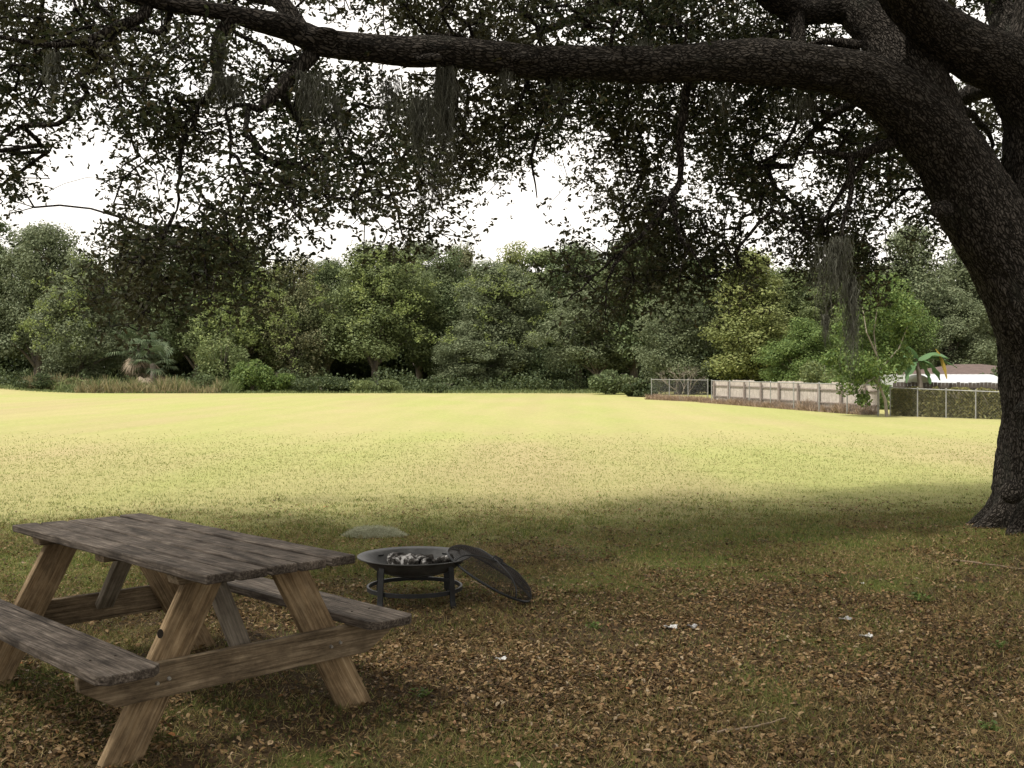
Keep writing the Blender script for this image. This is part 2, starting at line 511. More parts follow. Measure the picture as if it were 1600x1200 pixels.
leaf_litter()
blades('grass', 420000, 3.3, 15.5, lambda x, y: np.clip(green_zone(x, y) * litter_zone(x, y) * (.5 + .9 * vnoise(x * 7, y * 7, 12)) + .27, 0, 1) * (1 - sstep(10, 15.4, y)),
       lambda x, y: .022 + .028 * vnoise(x * 2.3, y * 2.3, 14), lambda x, y: .0032 + .0005 * np.maximum(0, y - 6), M['grass'],
       'short green grass growing in patches through the dead leaves', 'grass', .55, clump=5)
blades('field_grass', 170000, 9.5, 38, lambda x, y: np.clip(1 - litter_zone(x, y) + .05, 0, 1) * (1 - sstep(13, 33, y)),
       lambda x, y: .030 + .0 * y, lambda x, y: .006 + .0011 * np.maximum(0, y - 12), M['fieldgrass'],
       'mown yellow-green grass of the sunlit field', 'grass', .55, pw=.9)
blades('dry_grass', 380000, 3.3, 15, lambda x, y: (1 - sstep(10, 14.9, y)) * litter_zone(x, y) * (.32 + .68 * sstep(.42, .60, fbm(x * 1.3, y * 1.3, 3, 81))),
       lambda x, y: .045 + 0 * x, lambda x, y: .0026 + .0003 * np.maximum(0, y - 6), M['straw'],
       'dry straw-coloured grass strands among the fallen leaves', 'dry grass', 1.3, zoff=.004, clump=4)


# ------------------------------------------------------------------ picnic table
YAW = 2.351
TV = np.array([math.cos(YAW), math.sin(YAW)]); TU = np.array([math.sin(YAW), -math.cos(YAW)])


def picnic_table():
    x0, y0 = -.931, 4.327
    t = empty('picnic_table', (x0, y0, 0), 'weathered grey wooden picnic table with built-in benches and tan slanted legs', 'picnic table')
    L, w, th = 2.05, .724, .038
    zt, zb = .752, .422

    def xf(b, a, z):    # along, across, up
        p = TU * a + TV * b; return (p[0], p[1], z)
    # tabletop of five boards
    m = MB(); bw = w / 5
    for i in range(5):
        a0 = -w / 2 + i * bw; e0 = random.uniform(-.006, .006); e1 = random.uniform(-.01, .01)
        dz = random.uniform(-.004, .004); sg = 14
        off = np.array([random.uniform(0, 50) for _ in range(3)])
        V = []; g = []; Fs = []
        for k in range(sg + 1):
            b = e0 + (L + e1 - e0) * k / sg
            for aa, zz in ((a0 + .009, zt - th), (a0 + bw - .009, zt - th), (a0 + bw - .009, zt), (a0 + .009, zt)):
                ja = random.uniform(-.0016, .0016); jz = random.uniform(-.0012, .0012)
                V.append(xf(b, aa + ja, zz + dz + jz)); g.append((off[0] + b, off[1] + aa - a0, off[2] + zz))
        for k in range(sg):
            for q in range(4):
                Fs.append((k * 4 + q, k * 4 + (q + 1) % 4, k * 4 + 4 + (q + 1) % 4, k * 4 + 4 + q))
        Fs.append((3, 2, 1, 0)); Fs.append(tuple(sg * 4 + q for q in range(4)))
        m.add(V, Fs, g)
    m.build('tabletop', M['top_wood'], t, bevel=.006)
    # benches: one wide board each, clipped corners
    for s in (-1, 1):
        m = MB(); ai, ao = .495, .748; c = .042; b0, b1 = .055, L - .06
        pts = [(b0, ai + c), (b0 + c, ai)]
        nb = 12
        pts += [(b0 + c + (b1 - b0 - 2 * c) * k / nb, ai + random.uniform(-.002, .002)) for k in range(1, nb)]
        pts += [(b1 - c, ai), (b1, ai + c), (b1, ao - c), (b1 - c, ao)]
        pts += [(b1 - c - (b1 - b0 - 2 * c) * k / nb, ao + random.uniform(-.003, .002)) for k in range(1, nb)]
        pts += [(b0 + c, ao), (b0, ao - c)]
        n = len(pts); ox = random.uniform(0, 50)
        V = [xf(b, s * a, zb - th) for b, a in pts] + [xf(b, s * a, zb) for b, a in pts]
        g = [(b + ox, a, 0) for b, a in pts] + [(b + ox, a, .04) for b, a in pts]
        Fs = [tuple(range(n)), tuple(range(2 * n - 1, n - 1, -1))] + [(i, (i + 1) % n, n + (i + 1) % n, n + i) for i in range(n)]
        m.add(V, Fs, g); bench = m.build('bench', M['top_wood'], t, bevel=.005)
        for b in (.32, L - .34):
            for da in (-.05, .05):
                kb = MB(); p = xf(b, s * (.62 + da), zb - .002); kb.tube([p, (p[0], p[1], p[2] + .005)], [.006, .005], 8); kb.build('bolt', M['twig'], bench)
    el, er = .30, L - .30
    for side, b in ((0, el), (1, er)):
        sgn = -1 if side == 0 else 1
        for s in (-1, 1):
            # leg: foot outside, top towards the middle, ends cut level
            zt0 = zt - th - .036; af, at_ = .575, .205; w2 = .073 / math.cos(math.atan((af - at_) / zt0)) + .004
            m = MB(); yb0, yb1 = b - .022, b + .022
            out_ = [(s * (af - w2), -.02), (s * (af + w2), -.02), (s * (at_ + w2), zt0), (s * (at_ - w2), zt0)]
            dirv = np.array([s * (at_ - af), zt0]); dirv /= np.linalg.norm(dirv); prp = np.array([-dirv[1], dirv[0]])
            ox = random.uniform(0, 50)
            V = [xf(yy, a, z) for yy in (yb0, yb1) for a, z in out_]
            g = [(ox + np.dot((a, z), dirv), np.dot((a, z), prp) + ox, yy) for yy in (yb0, yb1) for a, z in out_]
            m.add(V, [(3, 2, 1, 0), (4, 5, 6, 7), (0, 1, 5, 4), (1, 2, 6, 5), (2, 3, 7, 6), (3, 0, 4, 7)], g)
            m.build('leg', M['leg_wood'], t, bevel=.004)
        # cleat under the top, board across that carries both benches
        m = MB(); cb = b - sgn * .0
        m.prism([(-.335, zt - th - .036), (.335, zt - th - .036), (.345, zt - th), (-.345, zt - th)], cb - .045, cb + .045,
                lambda a, bb, z: xf(bb, a, z)); m.build('cleat', M['bar_wood'], t, bevel=.003)
        m = MB(); q0, q1 = (b - .062, b - .024) if side == 0 else (b + .024, b + .062)
        zc1 = zb - th; zc0 = zc1 - .142
        m.prism([(-.60, zc0), (.60, zc0), (.745, zc1 - .055), (.752, zc1 - .001), (-.752, zc1 - .001), (-.745, zc1 - .055)], q0, q1,
                lambda a, bb, z: xf(bb, a, z)); bar = m.build('bench_support', M['bar_wood'], t, bevel=.004)
        qo = q0 if side == 0 else q1
        for s in (-1, 1):
            for dx in (-.022, .028):
                m = MB()
                p = xf(qo, s * .415 + dx, zc1 - .075 + dx * .2); pe = xf(qo + sgn * .010, s * .415 + dx, zc1 - .075 + dx * .2)
                m.tube([p, pe], [.0085, .0065], 10); m.build('bolt', M['bolt'], bar)
        # slanting brace from the support's middle up to the middle of the top
        m = MB(); qb = b + .02 if side == 0 else b - .02
        bt = b - sgn * .36
        m.plank(xf(qb - sgn * .0, 0, zc1 - .06), xf(bt, 0, zt - th - .005), .088, .038, (TU[0], TU[1], 0))
        m.build('brace', M['grey_brace'], t, bevel=.003)
    # knots on the near left leg are part of the wood; cleat in the middle
    m = MB(); m.prism([(-.33, zt - th - .034), (.33, zt - th - .034), (.33, zt - th), (-.33, zt - th)], L / 2 - .045, L / 2 + .045,
                      lambda a, bb, z: xf(bb, a, z)); m.build('cleat', M['bar_wood'], t, bevel=.003)
    kn = MB(); c0 = np.array(xf(el - .0235, -.405, .49)); ax = np.array(xf(-.004, 0, 0))
    u2 = np.array([TU[0], TU[1], 0]); pts = [c0 + u2 * (.013 * math.cos(a)) + np.array([0, 0, .019 * math.sin(a)]) for a in np.linspace(0, 6.283, 13)[:-1]]
    kn.add([tuple(p) for p in pts] + [tuple(p + ax) for p in pts], [tuple(range(12)), tuple(range(23, 11, -1))] + [(i, (i + 1) % 12, 12 + (i + 1) % 12, 12 + i) for i in range(12)])
    kn.build('knot', M['twig'], t)


picnic_table()


# ------------------------------------------------------------------ fire pit
def lathe(profile, seg=64):
    V = []; Fs = []
    for i, (r, z) in enumerate(profile):
        for k in range(seg):
            a = 2 * math.pi * k / seg; V.append((r * math.cos(a), r * math.sin(a), z))
    for i in range(len(profile) - 1):
        for k in range(seg):
            k2 = (k + 1) % seg; Fs.append((i * seg + k, i * seg + k2, (i + 1) * seg + k2, (i + 1) * seg + k))
    return V, Fs


FPX, FPY = (648 - 800) / F * 7.22, 7.22


def fire_pit():
    t = empty('fire_pit', (FPX, FPY, 0), 'round black steel fire pit on four legs beside the picnic table', 'fire pit')
    m = MB()
    prof = [(.001, .190), (.10, .192), (.19, .207), (.27, .240), (.325, .287), (.345, .305), (.388, .318), (.392, .314), (.388, .309), (.350, .297), (.330, .275),
            (.275, .231), (.195, .199), (.10, .183), (.001, .181)]
    m.add(*lathe(prof)); m.build('bowl', M['bowl'], t, smooth=True)
    m = MB(); m.add(*lathe([(.312, .085), (.326, .085), (.326, .112), (.312, .112), (.312, .085)])); m.build('ring', M['iron'], t)
    for a in (-37, 53, 143, -127):
        m = MB(); a = R(a); rad = np.array([math.cos(a), math.sin(a), 0]); tn = (-math.sin(a), math.cos(a), 0)
        prev = None
        pr = [(.312, .290), (.322, .24), (.329, .16), (.331, .10), (.334, .04), (.345, -.01)]
        V = []; Fs = []
        for r_, z in pr:
            for dr, s in ((0, -1), (.008, -1), (.008, 1), (0, 1)):
                p = rad * (r_ + dr) + np.array(tn) * s * .024; V.append((p[0], p[1], z))
        for i in range(len(pr) - 1):
            for q in range(4): Fs.append((i * 4 + q, i * 4 + (q + 1) % 4, i * 4 + 4 + (q + 1) % 4, i * 4 + 4 + q))
        Fs += [(3, 2, 1, 0), tuple(len(V) - 4 + q for q in range(4))]
        m.add(V, Fs); m.build('leg', M['iron'], t)
    # ash bed
    V = [(0, 0, .215)]; Fs = []; rings = 9; sg = 40
    for i in range(1, rings + 1):
        r_ = .25 * i / rings
        for k in range(sg):
            a = 2 * math.pi * k / sg; x = r_ * math.cos(a); y = r_ * math.sin(a)
            V.append((x, y, .217 + .03 * (vnoise(x * 18, y * 18, 3) - .4) * (1 - (i / rings) ** 3)))
    Fs += [(0, 1 + k, 1 + (k + 1) % sg) for k in range(sg)]
    for i in range(rings - 1):
        for k in range(sg): Fs.append((1 + i * sg + k, 1 + (i + 1) * sg + k, 1 + (i + 1) * sg + (k + 1) % sg, 1 + i * sg + (k + 1) % sg))
    tag(new_mesh('ash', np.array(V) + [FPX, FPY, 0], Fs, M['ash'], smooth=True), 'bed of grey ash in the fire pit bowl', 'ash')
    logs = [((-.16, .07, .27), (.02, -.05, .255), .062, 'thick charred log with white ash lying in the middle of the fire bowl'),
            ((.02, .10, .27), (.10, -.07, .262), .046, 'ash-whitened charred log beside the thickest one in the fire bowl'),
            ((.12, .06, .25), (.245, .03, .288), .030, 'short burnt log end near the right rim of the fire bowl'),
            ((-.20, .12, .268), (.12, .14, .272), .030, 'thin black branch lying across the back of the fire bowl')]
    for a, b_, r_, lab in logs:
        a = np.array(a); b_ = np.array(b_); pts = [a + (b_ - a) * k / 7 + np.array([random.uniform(-.006, .006) for _ in range(3)]) for k in range(8)]
        rr = [r_ * random.uniform(.82, 1.1) for _ in pts]
        v, f = tube(np.array(pts) + [FPX, FPY, 0], rr, 12, True, .08)
        o = new_mesh('charred_log', v, f, M['char']); tag(o, lab, 'log', 'burnt logs in the fire pit')


fire_pit()


def fire_lid():
    tp = np.array([FPX + .225, 7.27, .345]); bt = np.array([.125, 7.20, .012])
    ax = bt - tp; Lx = np.linalg.norm(ax); ax /= Lx; r = Lx / 2; c = (tp + bt) / 2
    yv = np.array([-.10, 1, .10]); yv -= ax * yv.dot(ax); yv /= np.linalg.norm(yv); n = np.cross(yv, ax) * -1
    if n[2] < 0: n = -n
    t = empty('fire_screen', (bt[0], bt[1], 0), 'domed black mesh fire screen leaning against the fire pit rim', 'fire screen')
    base = np.array([bt[0], bt[1], 0])

    def w(a, b_, h): return tuple(c + ax * a + yv * b_ + n * h - base)
    m = MB(); pts = [w(r * math.cos(k * math.pi / 24), r * math.sin(k * math.pi / 24), 0) for k in range(49)]
    m.tube(pts, .009, 8)
    m.build('rim', M['iron'], t)
    hh = .105
    prof = lambda u: (r * math.cos(u * math.pi / 2) ** .75, hh * math.sin(u * math.pi / 2))
    V = []; Fs = []; nu, nv = 34, 110
    for i in range(nu + 1):
        rr, h = prof(i / nu * .985)
        for k in range(nv):
            a = 2 * math.pi * k / nv; V.append(w(rr * math.cos(a), rr * math.sin(a), h + .003 * math.sin(5 * a)))
    for i in range(nu):
        for k in range(nv): Fs.append((i * nv + k, i * nv + (k + 1) % nv, (i + 1) * nv + (k + 1) % nv, (i + 1) * nv + k))
    o = new_mesh('mesh_dome', V, Fs, M['mesh'], t)
    md = o.modifiers.new('w', 'WIREFRAME'); md.thickness = .0030; md.use_even_offset = False
    for a0 in (45, 135):
        m = MB(); a0 = R(a0); pts = []
        for i in range(-12, 13):
            rr, h = prof(1 - abs(i) / 12); s = 1 if i > 0 else -1; pts.append(w(s * rr * math.cos(a0), s * rr * math.sin(a0), h + .002))
        m.tube(pts, .0055, 6); m.build('strap', M['iron'], t)
    m = MB(); m.tube([w(-.035, 0, hh), w(-.03, 0, hh + .03), w(.03, 0, hh + .03), w(.035, 0, hh)], .006, 8); m.build('handle', M['iron'], t)


fire_lid()


# ------------------------------------------------------------------ small things on the ground
def strands(n, base_fn, len_fn, wid, name, m, parent=None, down=True, seg=6, wob=.02):
    """thin wavy ribbons"""
    V = []; Fs = []
    for i in range(n):
        p = np.array(base_fn(i), float); L = len_fn(i); q = p.copy(); a = random.uniform(0, 6.28)
        w = wid * random.uniform(.5, 1.3); side = np.array([math.cos(a), math.sin(a), 0]) * w
        st = len(V); sg = seg
        dx = random.uniform(-.05, .05); dy = random.uniform(-.05, .05)
        for k in range(sg + 1):
            t = k / sg; ww = side * (1 - t * .8)
            V.append(tuple(q - ww)); V.append(tuple(q + ww))
            q = q + np.array([random.gauss(dx, wob * 8) * L / sg, random.gauss(dy, wob * 8) * L / sg, -L / sg])
        for k in range(sg): Fs.append((st + 2 * k, st + 2 * k + 1, st + 2 * k + 3, st + 2 * k + 2))
    return new_mesh(name, np.array(V), np.array(Fs), m, parent)


def moss_on_ground():
    x, y, z = G(580, 838); n = 9000
    a = RNG.uniform(0, 6.28, n); rr = RNG.random(n) ** .5
    px = rr * np.cos(a) * .30 + .03; py = rr * np.sin(a) * .17
    top = .085 * (1 - rr ** 2) * (.6 + .8 * vnoise(px * 14, py * 14, 4)); pz = top * RNG.uniform(.3, 1.1, n)
    nrm = np.stack([RNG.normal(0, 1, n), RNG.normal(0, 1, n), RNG.uniform(.05, 1, n)], 1)
    v, f = scatter(blade_v, blade_f, np.stack([x + px, y + py, z + pz], 1), frames(nrm, RNG.uniform(0, 6.28, n)),
                   np.stack([np.full(n, .0035), RNG.uniform(.01, .05, n), RNG.uniform(.02, .06, n)], 1))
    tag(new_mesh('moss_clump', v, f, M['groundmoss']), 'grey-green tuft of fallen moss lying on the grass behind the fire pit', 'moss')


moss_on_ground()


def scrap(px, py, s, lab, m='paper', h=.4, name='paper_scrap', grp='scraps of litter on the ground'):
    x, y, z = G(px, py); k = 6
    V = []; Fs = []
    for i in range(k):
        for j in range(k):
            u, v = i / (k - 1) - .5, j / (k - 1) - .5
            V.append((x + s * (u + .1 * random.uniform(-1, 1)) * (1 - .5 * abs(v)), y + s * .6 * (v + .1 * random.uniform(-1, 1)),
                      z + .012 + s * h * (abs(u + .5 * v) ** 1.3 * .8 + .18 * random.uniform(-1, 1))))
    for i in range(k - 1):
        for j in range(k - 1): Fs.append((i * k + j, (i + 1) * k + j, (i + 1) * k + j + 1, i * k + j + 1))
    o = new_mesh(name, V, Fs, M[m]); md = o.modifiers.new('s', 'SOLIDIFY'); md.thickness = .0015
    tag(o, lab, 'litter', grp)


scrap(1048, 984, .085, 'crumpled white paper scrap next to a grey one in the middle of the leaves')
scrap(1081, 984, .065, 'crumpled grey wad of film just beside a white paper scrap', 'greypaper', .7, 'plastic_scrap')
scrap(1320, 971, .085, 'greyish white folded scrap, the upper of two close together towards the trunk', 'greypaper', .35)
scrap(1353, 998, .075, 'bright white curled paper scrap, the lower of two close together towards the trunk')
scrap(1347, 914, .035, 'tiny white paper flake, the one nearest the oak trunk base')
scrap(783, 1033, .06, 'pale torn paper scrap lying between the table foot and the fire pit', 'paper', .3)
scrap(788, 1130, .028, 'tiny white flake, the scrap nearest the viewer', 'paper', .2)


def stick(pts, r, lab, m='straw'):
    p = []
    for px, py in pts:
        x, y, z = G(px, py); p.append((x, y, z + r + .006, r))
    s = spline(p, .05); s[:, :2] += RNG.normal(0, .003, (len(s), 2)); s[:, 2] += np.abs(RNG.normal(0, .003, len(s)))
    v, f = tube(s[:, :3], s[:, 3] * np.linspace(1, .5, len(s)), 7)
    tag(new_mesh('stick', v, f, M['stickbark']), lab, 'stick')


M['stickbark'] = simple('stick_bark', (.20, .15, .105), .9, 0, .3, 20)
stick([(1490, 878), (1540, 884), (1598, 892)], .008, 'long thin pale stick on bare soil in front of the oak trunk')
stick([(1120, 1150), (1180, 1140), (1230, 1128)], .006, 'short brown twig among dead leaves at the near edge of the ground')
stick([(700, 905), (742, 912), (770, 930)], .004, 'thin twig lying under the fire screen')


def weed(px, py, s, lab, n=26):
    x, y, z = G(px, py); V = []
    pos = np.array([(x + random.gauss(0, s * .4), y + random.gauss(0, s * .4), z + random.uniform(.01, s * .7)) for _ in range(n)])
    nrm = np.stack([RNG.normal(0, .6, n), RNG.normal(0, .6, n), np.ones(n)], 1); sz = RNG.uniform(.5, 1, n) * s * .45
    v, f = scatter(leaf_v, leaf_f, pos, frames(nrm, RNG.uniform(0, 6.28, n)), np.stack([sz * .7, sz, sz * .5], 1))
    v = v.tolist(); f = f.tolist()
    for p_ in pos:
        i0 = len(v); v += [(x, y, z), (x + .004, y, z), tuple(p_), tuple(p_ + [0, 0, .004])]; f.append((i0, i0 + 1, i0 + 2, i0 + 3))
    tag(new_mesh('weed', v, f, M['weed']), lab, 'weed', 'broad-leaved weeds in the shade')


weed(1548, 1143, .06, 'small bright green weed in the near corner beyond the last paper scraps')
weed(1440, 942, .09, 'pale green weed patch, nearest the oak trunk', 40)
weed(1560, 1015, .07, 'low green weed right of the folded scraps', 22)
weed(930, 985, .07, 'small green weed between fire screen and white scraps', 24)
weed(660, 1090, .06, 'low green weed just beside the table foot', 24)


# ------------------------------------------------------------------ the oak
def oak():
    t = empty('oak_tree', (5.25, 10.3, 0), 'huge dark live oak spreading its long low limb over the yard', 'tree')
    base = np.array([5.25, 10.3, 0])

    def L(*rows):   # rows (px, py, depth, radius in pixels)
        return np.array([[*P(a, b, d), r * d / F] for a, b, d, r in rows])
    trunk = L((1652, 872, 10.3, 120), (1650, 850, 10.3, 106), (1648, 800, 10.3, 93), (1650, 740, 10.3, 87), (1652, 660, 10.3, 84), (1652, 580, 10.3, 82),
              (1650, 500, 10.3, 84), (1642, 400, 10.3, 78), (1634, 300, 10.35, 68), (1628, 200, 10.4, 60), (1627, 120, 10.4, 58), (1642, 0, 10.5, 50), (1680, -200, 10.9, 40),
              (1700, -420, 11.4, 28), (1690, -650, 12, 14))
    A = L((1652, 640, 10.3, 70), (1640, 540, 10.2, 68), (1600, 450, 10.1, 66), (1556, 370, 10.05, 60), (1508, 283, 10.0, 56), (1462, 215, 9.9, 54),
          (1405, 158, 9.75, 47), (1330, 118, 9.6, 40), (1250, 104, 9.4, 36), (1160, 95, 9.2, 33), (1040, 102, 9.0, 28), (950, 100, 8.8, 26.5), (850, 97, 8.6, 26),
          (780, 90, 8.4, 25), (700, 80, 8.25, 24), (640, 83, 8.1, 22.5), (575, 76, 7.95, 22), (500, 68, 7.8, 23), (450, 42, 7.7, 21), (400, 30, 7.6, 18),
          (340, 18, 7.45, 14), (270, 10, 7.3, 14), (215, -4, 7.2, 13), (120, -40, 6.9, 11), (0, -90, 6.5, 9), (-150, -110, 6.2, 6), (-300, -60, 6.0, 3))
    A2 = L((1480, 240, 9.95, 44), (1432, 130, 10.1, 46), (1385, 60, 10.3, 38), (1335, 5, 10.5, 32), (1280, -80, 10.9, 28), (1200, -180, 11.2, 24), (1080, -300, 11.5, 18), (900, -400, 11.5, 10), (700, -450, 11.3, 5))
    B = L((1634, 190, 10.35, 52), (1580, 112, 10.2, 47), (1530, 86, 10.05, 45), (1475, 55, 9.9, 40), (1430, 15, 9.7, 37), (1395, -35, 9.4, 34), (1330, -160, 8.6, 29), (1230, -400, 7.4, 24), (1000, -800, 6.0, 20), (500, -1500, 4.6, 16))
    B2 = L((1620, 130, 10.4, 40), (1680, 60, 10.2, 36), (1800, -60, 9.8, 30), (2000, -250, 9.0, 24), (2400, -500, 8, 18))
    B3 = L((1636, 100, 10.45, 38), (1580, 50, 10.8, 26), (1560, 10, 11.1, 20), (1540, -60, 11.5, 16), (1480, -220, 12.5, 9))
    Dl = L((1335, 8, 10.5, 24), (1280, 16, 10.4, 22), (1235, 14, 10.2, 22), (1185, -25, 10.0, 22), (1120, -120, 9.6, 18), (1000, -260, 9.0, 13), (800, -420, 8.4, 8))
    D2 = L((1240, 10, 10.2, 14), (1246, 50, 10.1, 13), (1250, 90, 9.9, 12))
    E = L((486, 74, 7.8, 15), (455, 24, 7.9, 14), (428, -2, 8.1, 13), (380, -12, 8.3, 12), (300, -60, 8.8, 9), (150, -150, 9.4, 5))
    big = [trunk, A, A2, B, B2, B3, Dl, D2, E]
    mid = [L((1345, 72, 9.9, 9), (1300, 66, 9.9, 8), (1255, 68, 9.8, 7)),
           L((1570, 135, 10.3, 17), (1530, 140, 10.8, 16), (1500, 155, 11.2, 14), (1440, 190, 11.8, 12), (1370, 215, 12.4, 9), (1290, 225, 13, 6)),
           L((1400, 215, 9.9, 12), (1375, 230, 9.8, 10), (1335, 241, 9.7, 8), (1290, 238, 9.6, 6), (1245, 240, 9.5, 4)),
           L((1360, 150, 9.7, 8), (1300, 180, 10.3, 7), (1255, 220, 10.8, 5), (1240, 260, 11, 4)),
           L((235, 4, 7.25, 10), (222, 26, 7.2, 9.5), (190, 40, 7.1, 9), (150, 56, 7.0, 8.5), (110, 66, 6.9, 8), (65, 72, 6.8, 7), (30, 63, 6.7, 6), (0, 58, 6.6, 6), (-80, 60, 6.4, 4)),
           L((362, 30, 7.5, 12), (344, 60, 7.5, 11), (338, 85, 7.5, 10), (341, 118, 7.5, 8), (330, 145, 7.5, 6), (313, 165, 7.5, 5.5), (300, 200, 7.5, 5.5), (284, 230, 7.5, 5),
             (280, 270, 7.5, 4.5), (280, 310, 7.5, 4), (270, 345, 7.5, 3.5), (245, 375, 7.5, 3), (215, 392, 7.5, 2.5)),
           L((272, 340, 7.5, 3), (250, 385, 7.4, 3), (232, 420, 7.3, 2.6), (205, 450, 7.2, 2)),
           L((490, 84, 7.8, 13), (460, 112, 7.7, 12), (436, 140, 7.6, 11), (404, 168, 7.5, 9), (370, 165, 7.4, 5), (352, 175, 7.4, 4), (362, 215, 7.4, 4), (355, 262, 7.4, 3.5), (315, 290, 7.4, 2.6), (290, 300, 7.45, 2)),
           L((436, 140, 7.6, 7), (470, 190, 7.9, 5), (500, 240, 8.1, 4), (520, 290, 8.2, 3)),
           L((980, 4, 10.6, 9), (944, 7, 10.5, 10), (895, 31, 10.4, 9), (832, 60, 10.3, 7), (790, 110, 10.2, 5), (765, 160, 10.2, 4)),
           L((1050, -60, 10.4, 12), (1026, 8, 10.3, 10), (1008, 60, 10.2, 7), (985, 140, 10.1, 5), (960, 200, 10, 4)),
           L((1075, 110, 9.4, 7), (1064, 200, 9.5, 7), (1062, 280, 9.5, 6), (1040, 320, 9.4, 6), (1020, 345, 9.3, 6), (970, 396, 9.2, 5), (920, 440, 9.1, 4), (880, 475, 9, 3)),
           L((1050, 310, 9.4, 4), (1058, 360, 9.3, 4), (1085, 400, 9.2, 3), (1110, 440, 9.2, 2)),
           L((970, 396, 9.2, 3), (950, 440, 9.0, 3), (945, 500, 9.0, 2)),
           L((1330, 240, 9.7, 5), (1330, 300, 9.6, 5), (1318, 350, 9.5, 4), (1310, 420, 9.5, 3)),
           L((1360, 235, 9.8, 5), (1320, 290, 9.9, 5), (1290, 340, 9.9, 4), (1250, 380, 9.9, 3)),
           L((700, 95, 8.3, 8), (690, 150, 8.8, 6), (660, 210, 9.2, 5), (620, 260, 9.4, 4), (590, 300, 9.5, 3)),
           L((700, 95, 8.3, 6), (715, 160, 8.5, 5), (690, 240, 8.8, 4), (672, 320, 8.9, 3)),
           L((860, 110, 8.6, 7), (848, 180, 9, 5), (830, 250, 9.2, 4), (840, 310, 9.3, 3)),
           L((1480, 160, 9.95, 8), (1530, 190, 10.7, 6), (1545, 240, 11, 4), (1450, 300, 11.3, 3), (1420, 350, 11.5, 3))]
    # limbs beyond the frame that carry the rest of the crown
    W = lambda *r: np.array(r, float)
    hi = [W((5.5, 10.6, 5.6, .26), (7, 12, 7.2, .2), (9, 13.5, 8.3, .13), (11, 14.5, 8.8, .06)),
          W((5.3, 10.5, 4.6, .25), (7.5, 9.5, 6, .2), (10.5, 8, 7, .14), (13.5, 6.5, 7.2, .06)),
          W((5.5, 10.4, 6.4, .24), (3.5, 9, 8.6, .18), (.5, 7.5, 10, .12), (-3, 6, 10.3, .05)),
          W((4.5, 9.2, 5.9, .2), (4.2, 6, 7.6, .17), (5, 2, 8.4, .12), (6, -2.5, 8.2, .05)),
          W((3.2, 7.0, 5.5, .16), (0, 4, 6.8, .14), (-3.5, .5, 7.3, .1), (-7, -3, 6.8, .04)),
          W((-2.8, 7.1, 4.4, .08), (-5, 5, 5.6, .08), (-8, 3.5, 6.2, .06), (-11, 2.5, 6, .03)),
          W((2.0, 5.2, 6.2, .12), (2, 1, 7.4, .1), (1, -4, 7.5, .07), (0, -8, 6.8, .03)),
          W((7.5, 9.5, 6, .16), (9.5, 5, 7, .12), (10.5, 0, 7, .07), (10.5, -4, 6.5, .03)),
          W((5.7, 10.8, 7.2, .18), (5.5, 11, 9.5, .14), (4, 9.5, 11.2, .08), (2, 8, 12, .04))]
    roots = []
    for a, ln in ((185, 1.0), (215, .9), (255, 1.1), (150, .9), (300, 1.0), (345, 1.0), (100, .9), (40, .9)):
        a = R(a); c = np.array([5.3, 10.3])
        rw = []
        for k, (d_, z, r_) in enumerate(((.35, .42, .17), (.55, .16, .13), (.72, .04, .085), (ln, -.02, .045), (ln + .35, -.08, .02))):
            p = c + d_ * np.array([math.cos(a + .15 * k * math.sin(a * 5)), math.sin(a + .15 * k * math.sin(a * 5))]); rw.append((p[0], p[1], z, r_))
        roots.append(W(*rw))
    m = MB(); skel = []
    for br in big + roots + hi:
        s = spline(br, .18)
        if len(s) > 12:
            s[:, 3] *= 1 + .06 * (np.array([vnoise(k * .45, br[0, 0] * 7, 2) for k in range(len(s))]) - .5) * 2
            s[:, :3] += .02 * (np.stack([vnoise(np.arange(len(s)) * .35, np.full(len(s), 3.3 * q + br[0, 1]), 7) for q in range(3)], 1) - .5)
        skel.append(s); m.tube(s[:, :3], s[:, 3], 20)
    # knobs and old branch scars on the low limb
    for px, py, d, r in ((672, 92, 8.0, 11), (815, 92, 8.35, 12), (1200, 70, 9.2, 12), (505, 50, 7.7, 12), (1290, 128, 9.35, 14), (1470, 330, 9.6, 22), (1600, 640, 9.85, 24), (1580, 770, 9.85, 28)):
        p = P(px, py, d); m.tube([p - [.1, 0, .02], p - [.03, .02, 0], p + [.05, .02, .01], p + [.11, .03, 0]], [r * d / F * .35, r * d / F * .7, r * d / F * .7, r * d / F * .3], 10)
    o = new_mesh('tmp', np.array(m.V), m.F)
    md = o.modifiers.new('r', 'REMESH'); md.mode = 'VOXEL'; md.voxel_size = .024
    md = o.modifiers.new('s', 'SMOOTH'); md.iterations = 5; md.factor = .5
    dg = bpy.context.evaluated_depsgraph_get(); ev = bpy.data.meshes.new_from_object(o.evaluated_get(dg))
    bpy.data.objects.remove(o)
    nv = len(ev.vertices); co = np.zeros(nv * 3, np.float32); ev.vertices.foreach_get('co', co); co = co.reshape(-1, 3).astype(float)
    no = np.zeros(nv * 3, np.float32); ev.vertices.foreach_get('normal', no); no = no.reshape(-1, 3)
    # bark coordinates: across the limb, across the limb, along the limb
    S = np.vstack([s[:, :3] for s in skel]); T = np.vstack([np.gradient(s[:, :3], axis=0) for s in skel]); T /= np.linalg.norm(T, axis=1, keepdims=True) + 1e-9
    Rr = np.concatenate([s[:, 3] for s in skel])
    A_ = np.concatenate([np.concatenate([[0], np.cumsum(np.linalg.norm(np.diff(s[:, :3], axis=0), axis=1))]) + 13 * i for i, s in enumerate(skel)])
    idx = np.zeros(nv, int)
    for k in range(0, nv, 4000):
        d_ = np.linalg.norm(co[k:k + 4000, None] - S[None], axis=2) - .9 * Rr[None]; idx[k:k + 4000] = d_.argmin(1)
